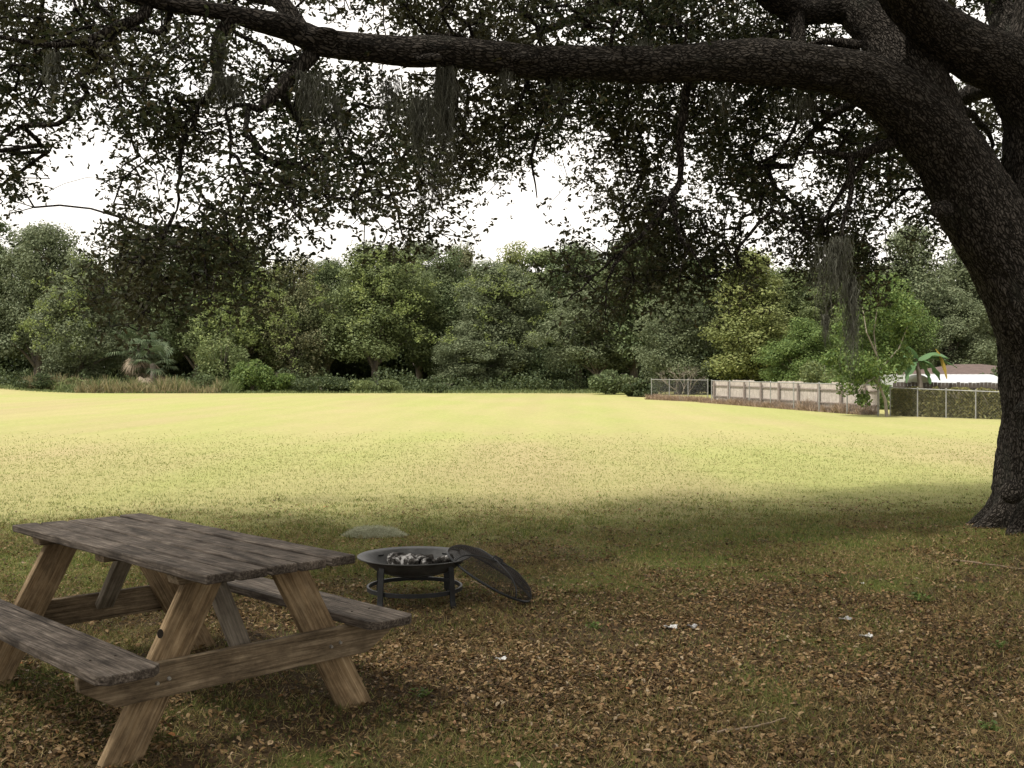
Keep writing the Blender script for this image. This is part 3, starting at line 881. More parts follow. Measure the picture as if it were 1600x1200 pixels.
    rel = co - S[idx]; t_ = T[idx]; al = (rel * t_).sum(1); perp = rel - al[:, None] * t_
    # shared frame so neighbouring rings agree
    ref = np.where(np.abs(t_[:, 1:2]) < .9, [[0., 1, 0]], [[1., 0, 0]])
    e1 = ref - t_ * (ref * t_).sum(1, keepdims=True); e1 /= np.linalg.norm(e1, axis=1, keepdims=True); e2 = np.cross(t_, e1)
    q = np.stack([(perp * e1).sum(1), (perp * e2).sum(1), A_[idx] + al], 1)
    # rough silhouette: ridges along the limb
    rid = np.zeros(nv)
    for i in range(nv):
        a = q[i]; rid[i] = mnoise.noise(Vector((a[0] * 17, a[1] * 17, a[2] * 3.2))) + .6 * mnoise.noise(Vector((a[0] * 30, a[1] * 30, a[2] * 12)))
    lump = np.array([mnoise.noise(Vector(c * 2.2)) for c in co])
    amp = np.clip(Rr[idx] / .3, .25, 1.5)
    co = co + no * (rid * .017 * amp + lump * .022 * amp)[:, None]
    ev.vertices.foreach_set('co', (co - base).astype(np.float32).ravel())
    a = ev.attributes.new('bark', 'FLOAT_VECTOR', 'POINT'); a.data.foreach_set('vector', q.astype(np.float32).ravel())
    ev.polygons.foreach_set('use_smooth', np.ones(len(ev.polygons), bool)); ev.materials.clear(); ev.materials.append(M['bark']); ev.update()
    ob = bpy.data.objects.new('trunk', ev); COL.objects.link(ob); ob.parent = t
    # ---- clusters of leaves seen under the limb: how thick the crown hangs, square by square (40 px)
    D = ["8888865433211367777777556888864321112448",
         "8888856653100014555666665888888643100006",
         "8776456775566210246777777778888765421113",
         "7665367888888533588888888888888888655542",
         "6652477888888777888887678888888888855554",
         "5432467654777788888876567688888888744555",
         "6300577733888888888641146546886577777632",
         "7200566777888787863100245326886356666520",
         "2000345666541256520001026775315775455300",
         "0002567776531014431000467776414675233100",
         "0012566776321000000001466765520366300000",
         "0013455554200000000001344443210024200000",
         "0000233331000000000000122221000000000000"]
    Dm = np.array([[int(c) for c in r] for r in D], float)
    cl = []
    nc = 0
    for j in range(-3, 13):
        for i in range(-6, 44):
            if j < 0: dens = 6.5
            else: dens = Dm[j, min(39, max(0, i))]
            if i < 0 or i > 39: dens *= .8
            k = (dens / 9) ** 1.2 * 23 * (.6 if j < 0 else 1)
            k *= 1.25 if i < 15 else (2.15 if i > 22 else 1.6)
            k = int(k + random.random())
            for _ in range(k):
                px = (i + random.random()) * 40; py = (j + random.random()) * 40
                # depth wanders smoothly; left foliage is nearer
                b0 = 7.6 + 2.2 * max(0, px) / 1600 if px < 620 else 9.3 + .9 * (px - 620) / 980
                dd = b0 + (vnoise(px / 170, py / 140, 91) - .42) * 3.6 + random.gauss(0, .55)
                if px > 1400: dd += 1.6
                if 620 < px < 1400 and py < 330: dd += random.choice((0, 0, .8, 2.2))
                if 180 < px < 420 and py > 330: dd = 7.3 + random.gauss(0, .5)
                dd = min(max(dd, 5.6), 14.5)
                # the low limb itself stays bare: growth near it stands behind or above
                for br_ in (A, B, A2, trunk, Dl, E):
                    qx = 800 + F * br_[:, 0] / br_[:, 1]; qy = HOR - F * (br_[:, 2] - H) / br_[:, 1]; dn = float('inf'); hit = None
                    for k_ in range(len(br_) - 1):
                        ex, ey = qx[k_ + 1] - qx[k_], qy[k_ + 1] - qy[k_]; tt = min(1, max(0, ((px - qx[k_]) * ex + (py - qy[k_]) * ey) / (ex * ex + ey * ey + 1e-6)))
                        d2 = math.hypot(px - qx[k_] - tt * ex, py - qy[k_] - tt * ey) - (br_[k_, 3] * F / br_[k_, 1])
                        if d2 < dn: dn = d2; hit = br_[k_, 1]
                    if dn < 26 and dd < hit + .3 and random.random() < .95: dd = hit + random.uniform(.35, 2.2)
                p = P(px, py, dd)
                if j >= 0 and mnoise.noise(Vector(p * 1.9)) + .5 * mnoise.noise(Vector(p * 4.8)) < (-.04 if i < 15 else -.07) + random.gauss(0, .05): continue
                cl.append((*p, 0))
    # crown above the frame, over the yard
    tries = 0; n_hi = 0
    while n_hi < 4400 and tries < 200000:
        tries += 1
        x = random.uniform(-13, 16); y = random.uniform(-10, 16.5); z = random.uniform(4.2, 12.5)
        e = ((x - 1.4) / 14.2) ** 2 + ((y - 3.6) / 13.4) ** 2 + ((z - 3.6) / 9) ** 2
        if e > 1 or e < random.random() ** .45: continue
        if z < 1.5 + .40 * abs(y) + .35 and y > -2: continue
        if z < 4.6: continue
        if random.random() < .97 * sstep(7.5, 16.5, y + .32 * z - .12 * (x + .48 * z)): continue
        cl.append((x, y, z, 1)); n_hi += 1
    cl = np.array(cl)
    # ---- twigs join each cluster to the nearest wood
    nodes = []; rad0 = []
    for br in mid:
        s = spline(br, .1); s[:, 3] *= np.linspace(1, .3, len(s)) ** np.linspace(.3, 1, len(s)); skel.append(s)
    for s in skel[:len(big)] + skel[len(big) + len(roots):]:
        sel = s[:, 2] > 2.2
        nodes.append(s[sel][:, :3]); rad0.append(s[sel][:, 3])
    nodes = np.vstack(nodes); n0 = len(nodes)
    cap = n0 + len(cl) * 9; NP = np.zeros((cap, 3)); NP[:n0] = nodes; par = np.full(cap, -1); cnt = n0
    d0 = np.array([np.min(((nodes - c[:3]) ** 2).sum(1)) for c in cl]); order = np.argsort(d0)
    tips = []
    for ci in order:
        c = cl[ci, :3]
        if cl[ci, 3] > 0 and random.random() < .35: tips.append((ci, -1)); continue
        dv = NP[:cnt] - c; w = (dv ** 2).sum(1) + np.where(dv[:, 2] < -.05, .25 * np.abs(dv[:, 2]), 0)
        k = int(w.argmin()); s = NP[k]; L_ = math.sqrt(((c - s) ** 2).sum()); n_ = min(8, max(1, int(L_ / .16)))
        pr = k
        bow = np.array([random.gauss(0, .05), random.gauss(0, .05), .10]) * L_
        for q_ in range(1, n_ + 1):
            f_ = q_ / n_
            NP[cnt] = s + (c - s) * f_ + bow * math.sin(f_ * math.pi) + (np.array([random.gauss(0, .012) for _ in range(3)]) if q_ < n_ else 0)
            par[cnt] = pr; pr = cnt; cnt += 1
        tips.append((ci, pr))
    load = np.zeros(cnt)
    for ci, k in tips:
        if k >= 0: load[k] += 1
    for k in range(cnt - 1, n0 - 1, -1): load[par[k]] += load[k]
    e = np.arange(n0, cnt); a0 = NP[par[e]]; a1 = NP[e]
    r1 = .0028 * np.maximum(load[e], 1) ** .43; lp = np.where(par[e] >= n0, load[par[e]], load[e]); r0 = .0028 * np.maximum(lp, 1) ** .43
    r0 = np.minimum(r0, r1 * 1.5); keep = np.linalg.norm(a1 - a0, axis=1) > .004
    a0, a1, r0, r1 = a0[keep], a1[keep], r0[keep], r1[keep]
    dirs = a1 - a0; fr = frames(dirs, np.zeros(len(dirs)))
    V = []; kk = 5
    for i in range(kk):
        t1 = 2 * math.pi * i / kk; off = fr[:, :, 0] * math.cos(t1) + fr[:, :, 1] * math.sin(t1)
        V.append(a0 + off * r0[:, None]); V.append(a1 + off * r1[:, None])
    V = np.stack(V, 1).reshape(-1, 3); m_ = len(a0); idx0 = np.arange(m_)[:, None] * (2 * kk)
    Ft = np.concatenate([np.stack([idx0[:, 0] + 2 * i, idx0[:, 0] + 2 * ((i + 1) % kk), idx0[:, 0] + 2 * ((i + 1) % kk) + 1, idx0[:, 0] + 2 * i + 1], 1) for i in range(kk)])
    mb = MB()
    for s in skel[len(big) + len(roots) + len(hi):]:
        mb.tube(s[:, :3] + RNG.normal(0, .008, (len(s), 3)), s[:, 3] * RNG.uniform(.85, 1.15, len(s)), 10)
    vb = np.array(mb.V); ft2 = [tuple(f) for f in mb.F]
    nb = len(vb)
    o = new_mesh('branches', np.vstack([vb, V]) - base, ft2 + [tuple(f) for f in (Ft + nb).tolist()], M['bark'], t, True,
                 {'bark': np.vstack([vb, V])})
    # ---- leaves
    pos = []; nr = []; sz = []
    vis = cl[cl[:, 3] == 0]; far = cl[cl[:, 3] == 1]
    ax_ = []
    for c in vis:
        for s_ in range(random.randint(5, 8)):      # rosettes: leaves spread from a twig's tip
            tip = c[:3] + np.array([random.gauss(0, .085) for _ in range(3)]); lead = np.array([random.gauss(0, 1), random.gauss(0, 1), random.gauss(-.2, .7)])
            for q_ in range(random.randint(3, 6)):
                dv = lead * .5 + np.array([random.gauss(0, 1), random.gauss(0, 1), random.gauss(0, .7)]); dv /= np.linalg.norm(dv)
                l = random.uniform(.030, .056) * (.92 if c[1] < 9 else 1.1)
                pos.append(tip + dv * l * .5 - lead * random.uniform(0, .03)); sz.append(l); ax_.append(dv)
    pos = np.array(pos); n = len(pos); ax_ = np.array(ax_)
    nz_ = rand_dirs(n) + [0, 0, .5]; xa = np.cross(ax_, nz_); xa /= np.linalg.norm(xa, axis=1, keepdims=True); za = np.cross(xa, ax_)
    rot_ = np.stack([xa, ax_, za], axis=2)
    sz = np.array(sz)
    v1, f1 = scatter(leaf_v, leaf_f, pos - base, rot_, np.stack([sz * .5, sz, sz * .7], 1))
    k = 26; pf = np.repeat(far[:, :3], k, 0) + RNG.normal(0, .26, (len(far) * k, 3)); n2 = len(pf)
    # none of them may dip into view lower than the crown does
    pf = pf[~((pf[:, 1] > 0) & (pf[:, 2] < 1.5 + .372 * pf[:, 1]))]; n2 = len(pf)
    nrm = rand_dirs(n2); nrm[:, 2] = np.abs(nrm[:, 2]) + .3; s2 = RNG.uniform(.10, .17, n2)
    v2, f2 = scatter(leaf_v, leaf_f, pf - base, frames(nrm, RNG.uniform(0, 6.28, n2)), np.stack([s2 * .62, s2, s2 * .7], 1))
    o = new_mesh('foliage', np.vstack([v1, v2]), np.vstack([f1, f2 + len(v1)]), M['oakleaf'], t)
    print('oak leaves', n, n2, 'twig edges', m_, 'trunk verts', nv)


oak()


def moss_bunch(px, py, d, wpx, lpx, n, lab, m='moss', shape=1.0):
    c = P(px, py, d); w = wpx * d / F / 2; L0 = lpx * d / F
    tu = [(random.uniform(-w, w), random.gauss(0, w * .5), random.uniform(.3, 1.0), random.uniform(.12, .4) * w) for _ in range(7)]; tu[0] = (0, 0, 1.0, w * .3)
    n = int(n * 1.7); pick = [random.choice(tu) for _ in range(n)]
    o = strands(n, lambda i: np.array([pick[i][0] + random.gauss(0, pick[i][3]), pick[i][1] + random.gauss(0, pick[i][3]), -L0 * .45 * random.random() ** 1.6]),
                lambda i: L0 * pick[i][2] * random.uniform(.12, .62), .0030, 'spanish_moss', M[m], seg=14, wob=.055)
    o.location = tuple(c)
    tag(o, lab, 'moss', 'spanish moss hanging in the oak')


for a in [(345, 60, 7.4, 20, 90, 160, 'thin grey moss beard hanging where the limb drops its thick stub'),
          (352, 118, 7.4, 62, 80, 420, 'broad pale moss mat draped under the stub on the low limb'),
          (492, 112, 7.7, 50, 120, 240, 'moss curtain just beyond the fork of the low limb'),
          (84, 78, 6.9, 18, 90, 120, 'narrow moss tail on the thin sloping branch at the far end of the limb'),
          (700, 102, 8.2, 34, 190, 360, 'long moss curtain hanging in the middle of the low limb'),
          (660, 150, 8.5, 54, 150, 330, 'wide ragged moss beard beside the longest curtain'),
          (790, 108, 8.4, 30, 60, 150, 'short moss tuft under the scarred middle of the limb'),
          (868, 120, 8.7, 26, 100, 190, 'moss tail hanging under the limb close to the bare sky gap'),
          (750, 40, 9.6, 60, 60, 260, 'moss hanging above the low limb among the leaves'),
          (930, 8, 10.4, 22, 50, 120, 'small moss wisp on the upper thin branch'),
          (1296, 370, 9.4, 46, 170, 330, 'dark moss clump low over the white building side'),
          (1330, 430, 9.4, 16, 190, 200, 'longest thin moss streamer, reaching down in front of the fence'),
          (1288, 490, 9.4, 14, 70, 130, 'short dark moss tail below the moss clump'),
          (1240, 150, 9.6, 60, 60, 160, 'moss fringe under the limb near the trunk'),
          (520, 150, 7.9, 40, 110, 170, 'faint moss strands right of the moss curtain at the fork of the low limb'),
          (610, 120, 8.1, 30, 120, 150, 'thin moss strands just left of the long moss curtain'),
          (1005, 60, 9.0, 26, 90, 140, 'moss wisp in front of the thick drooping branch right of the sky gap'),
          (1130, 135, 9.2, 40, 70, 150, 'short moss fringe under the arch of the low limb'),
          (675, 250, 8.7, 36, 130, 120, 'wispy moss strands hanging against the open sky')]:
    moss_bunch(*a)


# ------------------------------------------------------------------ far trees
def crown_mesh(seed, Rx, z0, z1, lobes, nleaf, lsz, topw=.55, core=.8, droop=.0, lr0=.17, lr1=.30):
    rng = np.random.default_rng(seed); Hh = z1 - z0
    P_ = []; Nn = []
    cen = []
    for i in range(lobes):
        t = (i + .5) / lobes; t = t ** .9
        a = i * 2.399963 + rng.normal(0, .35)
        prof = math.sin(math.pi * (0.10 + .86 * t)) ** .6 * (1 - (1 - topw) * t)
        rr = Rx * prof * (.78 * rng.random() ** .45); zz = z0 + Hh * (.06 + .80 * t) + rng.normal(0, .03) * Hh
        cen.append((rr * math.cos(a), rr * math.sin(a), zz, Rx * rng.uniform(lr0, lr1) * (1.2 - .3 * t) * 1.45))
    w = np.array([c[3] ** 2 for c in cen]); w /= w.sum()
    for c, k in zip(cen, (w * nleaf).astype(int)):
        sub = rng.integers(7, 12); sc_ = rand_dirs(sub, rng) * rng.uniform(.45, .85, (sub, 1)) * c[3]
        sc_[:, 2] *= .75
        which = rng.integers(0, sub, k); dd = rand_dirs(k, rng); rad = c[3] * (.52 * rng.random(k) ** .33)[:, None]
        p = sc_[which] + dd * rad; p[:, 2] = p[:, 2] * .85 - droop * np.abs(rng.normal(0, 1, k)) * (rng.random(k) < .3)
        P_.append(p + np.array(c[:3])); Nn.append(dd + .7 * rand_dirs(k, rng) + [0, 0, .35])
    p = np.vstack(P_); n = np.vstack(Nn); k = len(p); s = rng.uniform(.6, 1.35, k) * lsz
    v, f = scatter(leaf_v, leaf_f, p, frames(n, rng.uniform(0, 6.28, k)), np.stack([s * .62, s, s * .8], 1))
    me = bpy.data.meshes.new('crown'); n_, kk = f.shape
    me.vertices.add(len(v)); me.vertices.foreach_set('co', v.astype(np.float32).ravel())
    me.loops.add(n_ * kk); me.loops.foreach_set('vertex_index', f.astype(np.int32).ravel())
    me.polygons.add(n_); me.polygons.foreach_set('loop_start', np.arange(n_, dtype=np.int32) * kk); me.update(calc_edges=True)
    return me, cen


def trunk_mesh(cen, seed, r0=.32, zmax=None, lean=.6):
    random.seed(seed); m = MB(); top = max(c[2] for c in cen)
    ax = spline([(0, 0, -.2, r0 * 1.35), (lean * .2, .1, 1.2, r0), (lean * .5, -.1, top * .35, r0 * .75), (lean, .1, top * .6, r0 * .5), (lean * .6, 0, top * .9, .05)], .5)
    m.tube(ax[:, :3], ax[:, 3], 9)
    for c in cen[::1]:
        z = max(1.4, c[2] * .55 - .5); k = int(np.argmin(np.abs(ax[:, 2] - z))); s = ax[k]
        mx = (s[:3] + np.array(c[:3])) / 2 + np.array([0, 0, .3]); sp = spline([(*s[:3], s[3] * .5), (*mx, s[3] * .3), (*c[:3], .03)], .6)
        m.tube(sp[:, :3], sp[:, 3], 6)
    me = bpy.data.meshes.new('trunk'); me.from_pydata(m.V, [], m.F); me.update()
    for p in me.polygons: p.use_smooth = True
    return me


def fm(name, a, b_, c, patch=None, ps=.35):
    return foliage_mat(name, [(0, a), (.5, b_), (1, c)], .3, .6, .2, patch, ps)


TM = {'deep': fm('deep_green_leaf', (.058, .084, .036), (.088, .120, .050), (.130, .158, .070), (.092, .112, .050)),
      'grey': fm('grey_green_leaf', (.082, .106, .056), (.120, .146, .078), (.178, .196, .112), (.108, .128, .066)),
      'olive': fm('olive_leaf', (.078, .106, .040), (.118, .150, .056), (.182, .204, .080), (.112, .140, .058)),
      'yellow': fm('yellow_green_leaf', (.115, .145, .048), (.175, .200, .068), (.25, .258, .095), (.150, .172, .062)),
      'bright': fm('bright_green_leaf', (.060, .100, .028), (.096, .145, .040), (.155, .200, .060)),
      'brown': fm('brown_tinged_leaf', (.088, .100, .050), (.130, .135, .066), (.190, .178, .092), (.106, .128, .058)),
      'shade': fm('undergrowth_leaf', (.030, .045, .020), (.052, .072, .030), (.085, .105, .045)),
      'vine': fm('vine_leaf', (.105, .140, .042), (.150, .188, .058), (.215, .245, .085)),
      'reed': fm('dry_reed', (.14, .120, .065), (.23, .195, .105), (.34, .29, .17)),
      'redweed': fm('dry_weed', (.15, .105, .070), (.26, .185, .125), (.37, .28, .20)),
      'palm': fm('palm_frond', (.045, .068, .034), (.070, .098, .050), (.12, .145, .08)),
      'deadpalm': fm('dead_palm_frond', (.14, .115, .08), (.23, .185, .13), (.33, .27, .20)),
      'banana': fm('banana_leaf', (.045, .095, .040), (.07, .135, .055), (.11, .19, .08)),
      'yellowleaf': fm('yellowed_leaf', (.26, .17, .03), (.33, .23, .05), (.40, .30, .08))}
CR = {}
for nm, args in {'broad': (11, 5.6, 2.6, 14, 38, 46000, .20), 'round': (12, 5.0, .8, 13, 34, 44000, .20), 'tall': (13, 3.9, 2.2, 15, 32, 36000, .20, .45),
                 'ragged': (14, 5.4, 1.8, 14, 30, 36000, .20, .6, .8, .9, .14, .28), 'low': (15, 4.6, .3, 8, 26, 24000, .2, .8), 'cone': (16, 4.2, .6, 14, 34, 38000, .18, .28)}.items():
    random.seed(args[0]); me, cen = crown_mesh(*args); zz = np.zeros(len(me.vertices) * 3, np.float32); me.vertices.foreach_get('co', zz); CR[nm] = (me, trunk_mesh(cen, args[0]), float(np.percentile(zz.reshape(-1, 3)[:, 2], 99.7)))


def far_tree(shape, px, top, d, wpx, col, lab, rz=0, vine=False, name='tree', bark='far_bark'):
    if d >= 80: d += 5
    x, y, z = gat(px, d); ht = H - (top - HOR) / F * d - z
    me, tr, h0 = CR[shape]; sz = ht / h0; w0 = {'broad': 6.5, 'round': 5.8, 'tall': 4.2, 'ragged': 6.2, 'low': 5.5, 'cone': 4.4}[shape]
    sx = 1.22 * wpx / 2 * d / F / w0
    t = empty(name, (x, y, z), lab, 'tree', 'trees of the wood beyond the field'); t.rotation_euler = (0, 0, rz); t.scale = (sx, sx, sz)
    for nm, m0, mt in (('crown', me, TM[col]), ('trunk', tr, M[bark])):
        if not m0.materials: m0.materials.append(mt)
        o = bpy.data.objects.new(nm, m0); COL.objects.link(o); o.parent = t
        o.material_slots[0].link = 'OBJECT'; o.material_slots[0].material = mt
    if vine:   # climbing vine draped over the sunny side
        rng = np.random.default_rng(int(px)); V = []; n = 0; ps = []
        for k in range(16):
            th = rng.uniform(-2.5, -.6); hh = rng.uniform(.35, .95); rr = w0 * .80 * math.sin(math.pi * min(.96, hh * .9 + .1)) ** .5
            p = np.array([rr * math.cos(th - rz), rr * math.sin(th - rz), hh * h0]); dr = rng.normal(0, .35, 3); dr[2] = -abs(dr[2]) - .25
            for q in range(rng.integers(40, 90)):
                p = p + dr * .10 + rng.normal(0, .10, 3); ps.append(p.copy())
                if q % 12 == 0: dr = rng.normal(0, .5, 3); dr[2] = -abs(dr[2]) * .7
        ps = np.repeat(np.array(ps), 2, 0); ps = ps + rng.normal(0, .10, ps.shape); k = len(ps); s = rng.uniform(.11, .22, k)
        v, f = scatter(leaf_v, leaf_f, ps, frames(rand_dirs(k, rng) + [0, 0, .4], rng.uniform(0, 6.28, k)), np.stack([s * .7, s, s * .6], 1))
        new_mesh('vine', v, f, TM['vine'], t)
    return t


random.seed(5)
TREES = [
    # shape, px, top, d, width, colour, label
    ('tall', -20, 338, 92, 150, 'deep', 'tall dark tree at the edge of the wood with a brownish tip, beyond the mound'),
    ('broad', 60, 352, 90, 210, 'grey', 'broad grey-green tree standing behind the grassy mound'),
    ('round', 130, 395, 84, 170, 'grey', 'pale rounded tree with bare twigs showing, left of the palm'),
    ('ragged', 215, 372, 96, 190, 'brown', 'thin brownish-green tree right behind the palm'),
    ('broad', 305, 372, 93, 180, 'deep', 'dark green tree between the palm and the bright shrub'),
    ('round', 385, 378, 90, 190, 'olive', 'olive green tree directly behind the bright green shrub'),
    ('tall', 350, 366, 104, 120, 'olive', 'slim light-topped tree rising behind the olive tree'),
    ('ragged', 455, 402, 88, 170, 'brown', 'vine-hung tree with rusty brown top, beside the bright shrub'),
    ('broad', 510, 408, 97, 160, 'deep', 'low-topped dark tree under the dip in the skyline'),
    ('broad', 590, 382, 88, 220, 'olive', 'big olive tree covered in yellow-green vines in the middle of the wood'),
    ('tall', 655, 378, 99, 130, 'grey', 'narrow dull grey-green tree behind the vine-covered tree'),
    ('round', 700, 392, 93, 160, 'deep', 'dark rounded tree on the right shoulder of the vine-covered one'),
    ('ragged', 722, 383, 104, 120, 'brown', 'wispy brown-topped tree standing furthest back in the middle'),
    ('broad', 775, 410, 88, 200, 'grey', 'wide grey-green tree leaning over the darkest hollow'),
    ('round', 735, 505, 85, 150, 'grey', 'low grey-green bushy tree in front of the darkest hollow'),
    ('round', 805, 384, 99, 150, 'yellow', 'light yellow-green treetop peeking out above the grey-green tree'),
    ('tall', 845, 392, 98, 130, 'olive', 'slender olive tree over the dark hollow'),
    ('broad', 905, 384, 95, 190, 'deep', 'tall dark green tree at the right of the dark hollow'),
    ('broad', 930, 455, 80, 200, 'grey', 'round lower tree whose skirt reaches the grass before the wire fence'),
    ('broad', 990, 372, 80, 230, 'deep', 'large green tree standing at the corner where the wire fence begins'),
    ('ragged', 1060, 440, 76, 160, 'grey', 'airy grey-green tree above the bare wire fence'),
    ('tall', 1092, 405, 92, 120, 'deep', 'dark narrow tree filling the gap left of the yellow-green tree'),
    ('cone', 1170, 394, 74, 190, 'yellow', 'yellow-green pointed tree behind the start of the wooden fence'),
    ('cone', 1225, 420, 80, 150, 'olive', 'olive conical tree right behind the yellow-green pointed one'),
    ('round', 1255, 500, 66, 150, 'bright', 'low leafy green tree above the middle of the wooden fence'),
    ('tall', 1335, 378, 74, 120, 'deep', 'dark green tree top behind the hanging moss streamer'),
    ('ragged', 1420, 352, 73, 210, 'grey', 'big pale grey-green oak behind the banana plant'),
    ('broad', 1530, 372, 78, 220, 'grey', 'pale grey-green tree partly hidden by the dark oak trunk'),
    ('round', 1490, 455, 71, 170, 'grey', 'drooping grey tree over the shed roof'),
    ('broad', 1290, 420, 92, 190, 'brown', 'distant brownish tree in the low gap of the skyline over the fence'),
    ('round', 1395, 432, 66, 150, 'bright', 'fresh green full-crowned tree between the small leaning tree and the banana plant'),
    ('tall', 1305, 405, 72, 120, 'olive', 'upright olive tree right behind the hanging moss clump'),
    ('tall', 1600, 330, 80, 150, 'deep', 'dark tree right behind the oak trunk'),
    ('broad', -130, 350, 88, 220, 'deep', 'dark tree at the outermost left of the wood'),
    ('broad', 1720, 360, 74, 240, 'grey', 'pale tree beyond the oak trunk at the outermost right'),
]
for i, (sh, px, top, d, w, c, lab) in enumerate(TREES):
    far_tree(sh, px, top, d, w, c, lab, rz=i * 1.7, vine=px in (455, 590, 775, 385, 130))


# undergrowth and more distant wood
def leaf_mass(name, pts, sz, m, label, cat, kind='stuff', parent=None, flat=.62):
    k = len(pts); s = RNG.uniform(.6, 1.35, k) * sz
    v, f = scatter(leaf_v, leaf_f, pts, frames(rand_dirs(k) + [0, 0, .4], RNG.uniform(0, 6.28, k)), np.stack([s * flat, s, s * .7], 1))
    return tag(new_mesh(name, v, f, m, parent), label, cat, kind=kind)


def band(n, px0, px1, d0, d1, hfn, zpow=1.0):
    px = RNG.uniform(px0, px1, n); d = RNG.uniform(d0, d1, n); x = (px - 800) / F * d
    hh = hfn(px, d); z = ground_z(x, d) + hh * RNG.random(n) ** zpow
    return np.stack([x, d, z], 1)


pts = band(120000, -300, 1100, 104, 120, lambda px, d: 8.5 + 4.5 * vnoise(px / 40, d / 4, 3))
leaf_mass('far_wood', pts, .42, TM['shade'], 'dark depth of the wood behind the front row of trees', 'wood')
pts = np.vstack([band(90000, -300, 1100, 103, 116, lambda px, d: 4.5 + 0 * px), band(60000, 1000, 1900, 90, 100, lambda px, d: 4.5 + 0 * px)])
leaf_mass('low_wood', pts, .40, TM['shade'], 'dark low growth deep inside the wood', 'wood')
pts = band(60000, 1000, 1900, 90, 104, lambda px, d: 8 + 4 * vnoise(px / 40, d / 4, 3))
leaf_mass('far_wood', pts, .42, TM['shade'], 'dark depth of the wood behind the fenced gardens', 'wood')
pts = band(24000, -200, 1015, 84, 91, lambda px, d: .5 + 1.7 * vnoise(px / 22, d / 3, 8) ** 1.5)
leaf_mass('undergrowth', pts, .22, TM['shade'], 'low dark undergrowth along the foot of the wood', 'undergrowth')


def bush(px, py_base, wpx, hpx, col, lab, n=5200, sz=.17, name='bush', d=None):
    if d is None: x, y, z = G(px, py_base)
    else: x, y, z = gat(px, d)
    rx = wpx / 2 * y / F; hh = hpx * y / F
    rng = np.random.default_rng(int(px * 7 + py_base)); ps = []
    nl = 16
    for i in range(nl):
        a = rng.uniform(0, 6.28); r_ = rng.random() ** .5 * .72; cz = rng.uniform(.18, .78) * (1 - .45 * r_)
        k = n // nl; d_ = rand_dirs(k, rng) * (rng.random((k, 1)) ** .35) * np.array([.36 * rx, .36 * rx, .24 * hh])
        ps.append(np.array([rx * r_ * math.cos(a), rx * r_ * math.sin(a), hh * cz]) + d_)
    ps = np.vstack(ps); ps[:, 2] = np.abs(ps[:, 2])
    s = rng.uniform(.6, 1.4, len(ps)) * sz
    v, f = scatter(leaf_v, leaf_f, ps, frames(rand_dirs(len(ps), rng) + [0, 0, .5], rng.uniform(0, 6.28, len(ps))), np.stack([s * .62, s, s * .7], 1))
    t = empty(name, (x, y, z), lab, 'shrub', 'shrubs at the foot of the trees')
    new_mesh('foliage', v, f, TM[col], t)
    m = MB()
    for i in range(7):
        a = rng.uniform(0, 6.28); q = rng.uniform(.3, .7); m.tube([(0, 0, -.05), (rx * q * .5 * math.cos(a), rx * q * .5 * math.sin(a), hh * .4), (rx * q * math.cos(a), rx * q * math.sin(a), hh * .75)], [.035, .025, .012], 6)
    m.build('stem', M['far_bark'], t)


bush(395, 612, 76, 60, 'bright', 'bright green bush standing out at the foot of the wood', 7000, d=82)
bush(440, 612, 50, 42, 'bright', 'smaller green bush touching the bright green one', d=82)
bush(505, 612, 110, 30, 'shade', 'low dark bush right of the bright green bushes', d=82)
bush(585, 612, 90, 26, 'olive', 'low olive bush below the vine-covered tree', d=82)
bush(320, 612, 60, 34, 'deep', 'dark green bush between the dry reeds and the bright bush', d=82)
bush(60, 612, 80, 30, 'shade', 'dark low bush behind the grassy mound', d=82)
bush(110, 612, 70, 24, 'olive', 'small olive bush at the start of the dry reeds', d=82)
bush(960, 618, 90, 44, 'deep', 'dark green bush just before the wire fence', d=76)
bush(1000, 620, 60, 30, 'shade', 'small dark bush touching the first fence post')
bush(680, 612, 120, 20, 'shade', 'flat dark bush at the mouth of the dark hollow', d=82)
bush(345, 560, 90, 100, 'olive', 'tall pale vine-covered bush right of the palm', 8000, .19, d=84)
bush(860, 560, 120, 100, 'shade', 'tall dark bush deep in the hollow', 7000, .22, d=92)
bush(1340, 600, 120, 60, 'bright', 'leafy green bush leaning over the end of the wooden fence', 7000, .13, d=50)
bush(1290, 560, 110, 80, 'olive', 'light olive bush behind the wooden fence', 7000, .14, d=58)
bush(1530, 600, 50, 34, 'deep', 'dark green bush in front of the white shed wall', 4000, .1, d=44)
bush(1560, 600, 80, 70, 'shade', 'dark bush beside the shed close to the oak trunk', 6000, .14, d=52)
bush(1200, 590, 150, 70, 'deep', 'dark green bush over the left half of the wooden fence', 7500, .17, d=74)
bush(1110, 600, 100, 60, 'shade', 'dark bush behind the gateway between wire and wood fence', 6000, .17, d=78)


def reeds(name, n, px0, px1, d0, d1, hh, m, lab, cat, w=.03):
    px = RNG.uniform(px0, px1, n); d = RNG.uniform(d0, d1, n); x = (px - 800) / F * d
    h_ = hh * (.2 + 1.25 * vnoise(px / 7, d * .9, 5)) * RNG.uniform(.6, 1.1, n)
    nrm = np.stack([RNG.normal(0, .4, n), RNG.normal(0, .4, n), np.ones(n)], 1)
    v, f = scatter(blade_v, blade_f, np.stack([x, d, ground_z(x, d)], 1), frames(nrm, RNG.uniform(0, 6.28, n)), np.stack([np.full(n, w), h_ * .6, h_], 1))
    return tag(new_mesh(name, v, f, m), lab, cat, kind='stuff')


